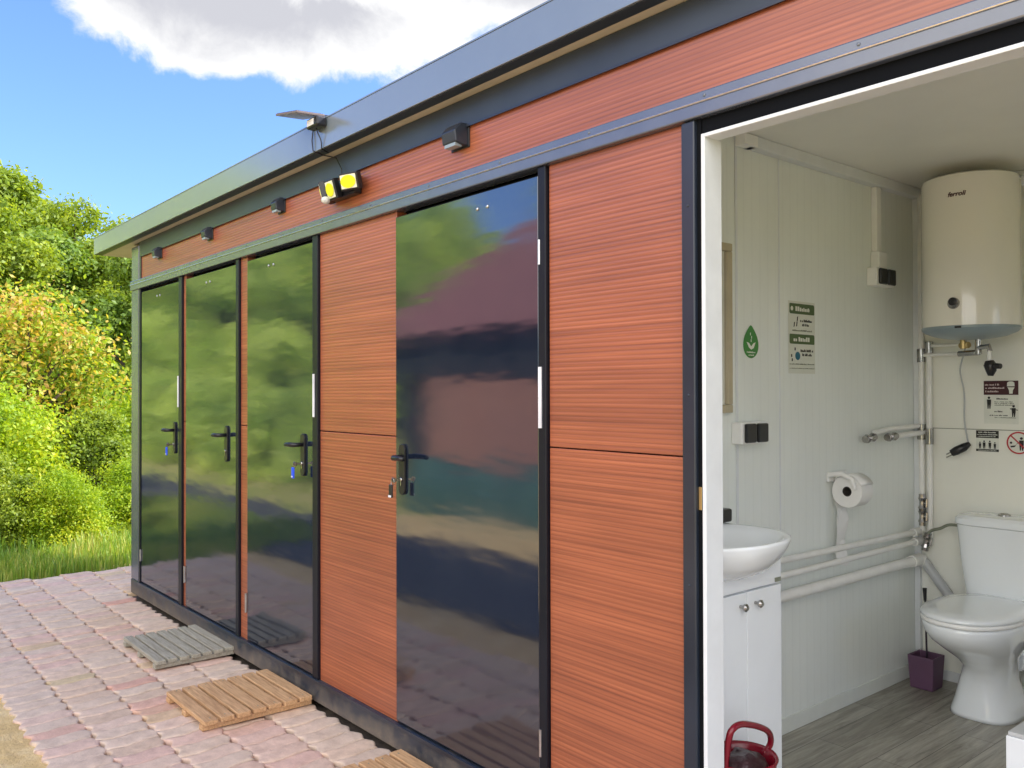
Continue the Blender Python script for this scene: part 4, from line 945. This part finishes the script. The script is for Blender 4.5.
# white low cabinet at the frame edge
lc = thing('low_white_cabinet', 'low white cabinet at the lower right edge of the room', 'cabinet', (-.75, .92, .12))
LX, LY, LZ = -.955, .745, .46
obj('body', B(LX, LX+.42, LY, LY+.36, .1205, LZ), M['lacquer'], lc, bevel=.002)
obj('top_board', B(LX+.004, LX+.424, LY+.004, LY+.364, LZ+.0005, LZ+.012), M['greypipe'], lc, bevel=.002)
dd = thing('glass_tray', 'small clear-grey dish standing on the low white cabinet', 'dish', (-.85, .85, .472))
bm = nb(); loft(bm, [(LX+.10, LY+.10, LZ+.0125, .050, .05, 4), (LX+.10, LY+.10, LZ+.055, .056, .056, 4), (LX+.10, LY+.10, LZ+.055, .050, .05, 4), (LX+.10, LY+.10, LZ+.020, .045, .045, 4)], 32); obj('bowl', bm, M['chrome'], dd, smooth=True)

# ------------------------------------------------------------------ vegetation
def leaf_mesh(name, clumps, mat, leaf, per, seed, spread, flat=.5, long=1.5):
    r_ = random.Random(seed); vs = []; fs = []
    for (c, out, sc) in clumps:
        for _ in range(per):
            d = Vector((r_.gauss(0, 1), r_.gauss(0, 1), r_.gauss(0, .8)))*spread*sc*.55
            p = c+d
            n = (out*.7+Vector((r_.gauss(0, .6), r_.gauss(0, .6), r_.gauss(.45, .6))))
            if n.length < .1: n = Vector((0, 0, 1))
            n.normalize(); u = n.cross(Vector((r_.gauss(0, 1), r_.gauss(0, 1), r_.gauss(0, 1)))).normalized(); w = n.cross(u)
            s = leaf*r_.uniform(.6, 1.25); i = len(vs)
            vs += [p-u*s*long*.5, p+w*s*.42-n*s*.05, p+u*s*long*.5-n*s*.18, p-w*s*.42-n*s*.05]
            fs.append((i, i+1, i+2, i+3))
    me = bpy.data.meshes.new(name); me.from_pydata([tuple(v) for v in vs], [], fs); me.materials.append(mat); me.update()
    return me
def make_tree_meshes(name, seed, H, Wd, lobes, nclump, per, leaf, mat, base=.15, spread=.35, droop=0):
    r_ = random.Random(seed); L = []
    for i in range(lobes):
        a = r_.uniform(0, 2*math.pi); hh = r_.uniform(base, 1)
        env = math.sin(math.pi*min(1, max(.08, (hh-base)/(1-base)*.82+.16)))**.7
        rr = Wd*.5*env*r_.uniform(.35, .85)
        rad = Wd*.5*r_.uniform(.26, .44)*(1-.35*hh)
        L.append((Vector((rr*math.cos(a), rr*math.sin(a), hh*(H-rad))), rad))
    L.append((Vector((0, 0, H-Wd*.16)), Wd*.15))
    clumps = []
    tot = sum(l[1]**2 for l in L)
    for c, rad in L:
        for _ in range(int(nclump*rad**2/tot)+1):
            d = Vector((r_.gauss(0, 1), r_.gauss(0, 1), r_.gauss(0, 1)+.25)).normalized()
            p = c+Vector((d.x, d.y, d.z*.8))*rad*r_.uniform(.72, 1.08)
            if p.z < base*H*.5: continue
            clumps.append((p, d, r_.uniform(.6, 1.3)))
    crown = leaf_mesh(name, clumps, mat, leaf, per, seed+1, spread)
    bm = nb(); th = H*.022
    tube(bm, [(0, 0, -.1), (.02*H*.1, 0, H*.25), (-.01*H, .01*H, H*.55), (0, 0, H*.85)], [th*1.3, th, th*.6, th*.15], 10)
    for c, rad in L:
        z0 = max(H*.12, c.z*.55); m_ = Vector((c.x*.35, c.y*.35, z0+(c.z-z0)*.45))
        tube(bm, [Vector((0, 0, z0)), m_, c, c+Vector((c.x, c.y, rad))*.25], [th*.5, th*.35, th*.16, th*.05], 6)
    tm = bpy.data.meshes.new(name+'_trunk'); bm.to_mesh(tm); bm.free(); tm.materials.append(M['bark'])
    return crown, tm
KIND = {}
def plant(kind, name, label, cat, x, y, s=1, rz=0, group=None, sz=1, z=-.05):
    cr, tm = KIND[kind]
    o = thing(name, label, cat, (x, y, z), group); o.rotation_euler.z = rz; o.scale = (s, s, s*sz)
    a = bpy.data.objects.new('crown', cr); C.objects.link(a); a.parent = o
    b_ = bpy.data.objects.new('trunk' if 'tree' in name else 'stem', tm); C.objects.link(b_); b_.parent = o
KIND['bigA'] = make_tree_meshes('broadleaf_crown', 11, 9, 6.6, 26, 2600, 24, .12, M['leafA'], .06, .40)
KIND['bigB'] = make_tree_meshes('deep_crown', 12, 9, 6.4, 24, 2400, 22, .14, M['leafB'], .06, .42)
KIND['bigC'] = make_tree_meshes('tall_crown', 13, 10, 5.4, 26, 2200, 24, .12, M['leafA'], .05, .40)
KIND['yardA'] = make_tree_meshes('yard_crown', 31, 9, 6.8, 40, 1500, 20, .20, M['leafY'], .03, .50)
KIND['yardB'] = make_tree_meshes('tall_yard_crown', 33, 10, 6.0, 40, 1500, 20, .20, M['leafY'], .03, .50)
KIND['yardshrub'] = make_tree_meshes('yard_shrub_crown', 35, 2.3, 2.4, 14, 500, 20, .10, M['leafY'], .02, .24)
KIND['orange'] = make_tree_meshes('maple_crown', 21, 2.9, 2.5, 26, 900, 24, .052, M['leafC'], .02, .34)
KIND['shrub'] = make_tree_meshes('shrub_crown', 22, 1.9, 2.2, 18, 1200, 24, .046, M['leafD'], .01, .26)
KIND['shrubG'] = make_tree_meshes('green_shrub_crown', 23, 2.3, 2.2, 16, 1100, 24, .055, M['leafA'], .02, .18)

# seen directly, left of the container
LT = [('bigA', 'tall bright green tree at the far left edge', -23.5, 1.7, .76, 1.0),
      ('bigC', 'slim green tree with the pointed top near the roof corner', -22.5, 3.3, .62, 1.9),
      ('bigB', 'dark green tree directly behind the left end of the container', -17.0, 3.3, .50, .4),
      ('bigA', 'rounded green tree rising between its two neighbours', -28.0, 3.6, .80, 3.9),
      ('bigB', 'shaded green tree furthest behind the yellow bushes', -20.0, 2.3, .55, 2.7),
      ('bigA', 'bright green tree peeking out under the roof overhang', -20.5, 4.2, .60, 5.1),
      ('bigC', 'bushy green tree low behind the orange bush', -18.5, .9, .52, 2.2)]
for k, lb, x, y, s, rz in LT: plant(k, 'broadleaf_tree', lb, 'tree', x, y, s, rz, 'green trees beyond the paving')
plant('orange', 'maple_bush', 'orange and yellow leaved maple bush beyond the paving', 'bush', -12.6, .50, .98, .3)
plant('shrub', 'yellow_green_shrub', 'yellow-green shrub at the left edge below the orange maple', 'shrub', -10.6, -.15, .80, .8)
plant('shrub', 'yellow_green_shrub', 'yellow-green shrub close to the container corner post', 'shrub', -11.3, 1.75, .86, 2.8)
plant('shrubG', 'green_shrub', 'green shrub between the two yellow-green shrubs', 'shrub', -10.6, .80, .56, 1.7)
plant('shrubG', 'green_shrub', 'taller green shrub behind the container corner', 'shrub', -13.6, 2.5, 1.0, 4.2)
plant('shrub', 'yellow_green_shrub', 'low yellow-green shrub in the middle, right at the grass edge', 'shrub', -8.95, .10, .40, 5)
plant('shrubG', 'green_shrub', 'low green shrub at the left edge of the grass', 'shrub', -9.1, -.45, .40, 3)
plant('shrub', 'yellow_green_shrub', 'low yellow-green shrub beside the container corner post', 'shrub', -9.3, .85, .42, 1)

# tall grass strip
def grass_patch(name, x0, x1, y0, y1, n, h0, h1, seed, mat, wid=.006):
    r_ = random.Random(seed); vs = []; fs = []
    for _ in range(n):
        x = r_.uniform(x0, x1); y = r_.uniform(y0, y1)
        cl = .5+.5*mn.noise(Vector((x*1.7, y*1.7, seed)))
        if r_.random() > .35+cl: continue
        h = r_.uniform(h0, h1)*(.45+.9*cl); a = r_.uniform(0, 6.28); l = r_.uniform(.05, .5)*h; w = wid*r_.uniform(.6, 1.4)
        dx, dy = math.cos(a), math.sin(a); i = len(vs)
        ux, uy = -dy*w, dx*w
        vs += [(x-ux, y-uy, -.03), (x+ux, y+uy, -.03), (x+dx*l*.3+ux*.8, y+dy*l*.3+uy*.8, h*.55), (x+dx*l*.3-ux*.8, y+dy*l*.3-uy*.8, h*.55), (x+dx*l, y+dy*l, h)]
        fs += [(i, i+1, i+2, i+3), (i+3, i+2, i+4)]
    me = bpy.data.meshes.new(name); me.from_pydata(vs, [], fs); me.materials.append(mat)
    o = bpy.data.objects.new(name, me); C.objects.link(o); o['kind'] = 'stuff'
    return o
g1 = grass_patch('tall_grass', -11.5, -7.75, -2.2, 3.2, 16000, .05, .19, 1, M['blade'])
tag(g1, 'tall yellowing grass growing beyond the end of the paving', 'grass')
g2 = grass_patch('short_grass', -8.4, -7.40, -2.0, 3.0, 14000, .04, .13, 2, M['blade'], .004)
tag(g2, 'short green grass along the far edge of the paving', 'grass')

# behind the camera: what the glossy doors mirror
FT = [('yardA', -24.4, -10.3, .82, .3), ('yardA', -29, -10.0, 1.0, 1.2), ('yardB', -34, -9.5, 1.05, 2.4), ('yardA', -39.5, -9.5, 1.1, 3.3), ('yardA', -45, -9.5, 1.15, 4.4), ('yardA', -52, -9.5, 1.2, 5.2), ('yardB', -40, -14, 1.3, .9)]
POS = ['nearest to the brick house', 'second from the brick house', 'third from the brick house', 'fourth from the brick house', 'fifth from the brick house', 'furthest along the row', 'standing behind the row']
for (k, x, y, s, rz), ps in zip(FT, POS):
    plant(k, 'broadleaf_tree', 'tall tree mirrored in the dark doors, ' + ps, 'tree', x, y, s, rz, 'trees across the yard')
for i, (x, y, s, rz) in enumerate([(-33, -21, 1.2, 1), (-26.5, -24, 1.15, 2), (-38, -20, 1.3, 0)]):
    plant('yardA', 'broadleaf_tree', ['large tree behind the left end of the brick house', 'large tree behind the middle of the brick house roof', 'large tree well left of the brick house roof'][i], 'tree', x, y, s, rz, 'trees behind the house')
for i, (x, y, s) in enumerate([(-20.5, -6.8, .8), (-25, -7.0, .9), (-31, -7.5, 1.1), (-23.5, -11.5, .9)]):
    plant('yardshrub', 'green_shrub', ['yard shrub mirrored low in the third door', 'yard shrub mirrored low in the second door', 'yard shrub mirrored low in the leftmost door', 'yard shrub in front of the brick house'][i], 'shrub', x, y, s, i, 'shrubs across the yard')
hs = thing('brick_house', 'low brick house with red-brown hipped roof seen mirrored in the widest door', 'house', (-7.6, -7.2, 0))
HX0, HX1, HY0, HY1 = -11.6, -4.2, -9.4, -5.2
obj('wall', B(HX0+1.3, HX1-.1, HY0+.1, HY1-.0, -.03, 1.62), M['housewall'], hs)
obj('side_shade_boarding', B(HX0+.1, HX0+1.299, HY0+.1, HY1-.25, -.03, 1.62), M['darkwood_shade'], hs)  # tree shade on this end of the house put into the dark colour
obj('eave_shade_boarding', B(HX0+.05, HX1-.05, HY0+.05, HY1+.05, 1.6205, 2.24), M['darkwood_shade'], hs)  # shadow under the eave put into the dark colour
bm = nb(); a = [bm.verts.new(p) for p in ((HX0-.3, HY1+.4, 2.20), (HX1+.3, HY1+.4, 2.20), (HX1+.3, HY0-.3, 2.20), (HX0-.3, HY0-.3, 2.20), (HX0+2.6, -7.25, 4.5), (HX1-2, -7.25, 4.5))]
for f in ((0, 1, 5, 4), (1, 2, 5), (2, 3, 4, 5), (3, 0, 4), (3, 2, 1, 0)): bm.faces.new([a[i] for i in f])
obj('roof', bm, M['houseroof'], hs)
obj('door', B(-6.0, -5.15, HY1+.001, HY1+.03, 0, 1.6), M['darkwood_shade'], hs)
wp = thing('covered_woodpile', 'low woodpile under a green tarpaulin across the yard', 'woodpile', (-7.2, -4.35, 0))
bm = nb(); g = []
for i in range(25):
    u = i/24; x = -9.1+u*3.6; hh = .56+.04*math.sin(i*.9)
    g.append([bm.verts.new((x, -4.35+q*.32*(1+.06*math.sin(i*1.3+q)), zz*hh)) for q, zz in ((-1, -.05), (-1.02, .55), (-.8, .9), (0, 1.0), (.8, .86), (1.05, .5), (1.02, -.05))])
for a, b_ in zip(g, g[1:]):
    for k in range(6): bm.faces.new((a[k], a[k+1], b_[k+1], b_[k]))
bm.faces.new(g[0]); bm.faces.new(g[-1][::-1])
obj('tarpaulin', bm, M['tarp'], wp, smooth='all')
HB = ['next to the brick house', 'second from the brick house', 'third from the brick house', 'fourth from the brick house', 'fifth from the brick house', 'sixth from the brick house', 'furthest from the brick house']
for i, (x, y, s_) in enumerate([(-12.4, -4.35, .68), (-13.9, -4.25, .66), (-15.6, -4.45, .76), (-17.5, -4.3, .74), (-19.5, -4.5, .82), (-21.8, -4.5, .86), (-24.4, -4.6, .95)]):
    plant('yardshrub', 'green_shrub', 'bright shrub in the yard hedge, '+HB[i], 'shrub', x, y, s_, i*1.3, 'hedge shrubs across the yard')

scene.render.engine = 'CYCLES'
scene.view_settings.view_transform = 'Standard'; scene.view_settings.look = 'None'; scene.view_settings.exposure = 0; scene.view_settings.gamma = 1
scene.cycles.max_bounces = 10; scene.cycles.diffuse_bounces = 6; scene.cycles.glossy_bounces = 5
scene.cycles.use_denoising = True
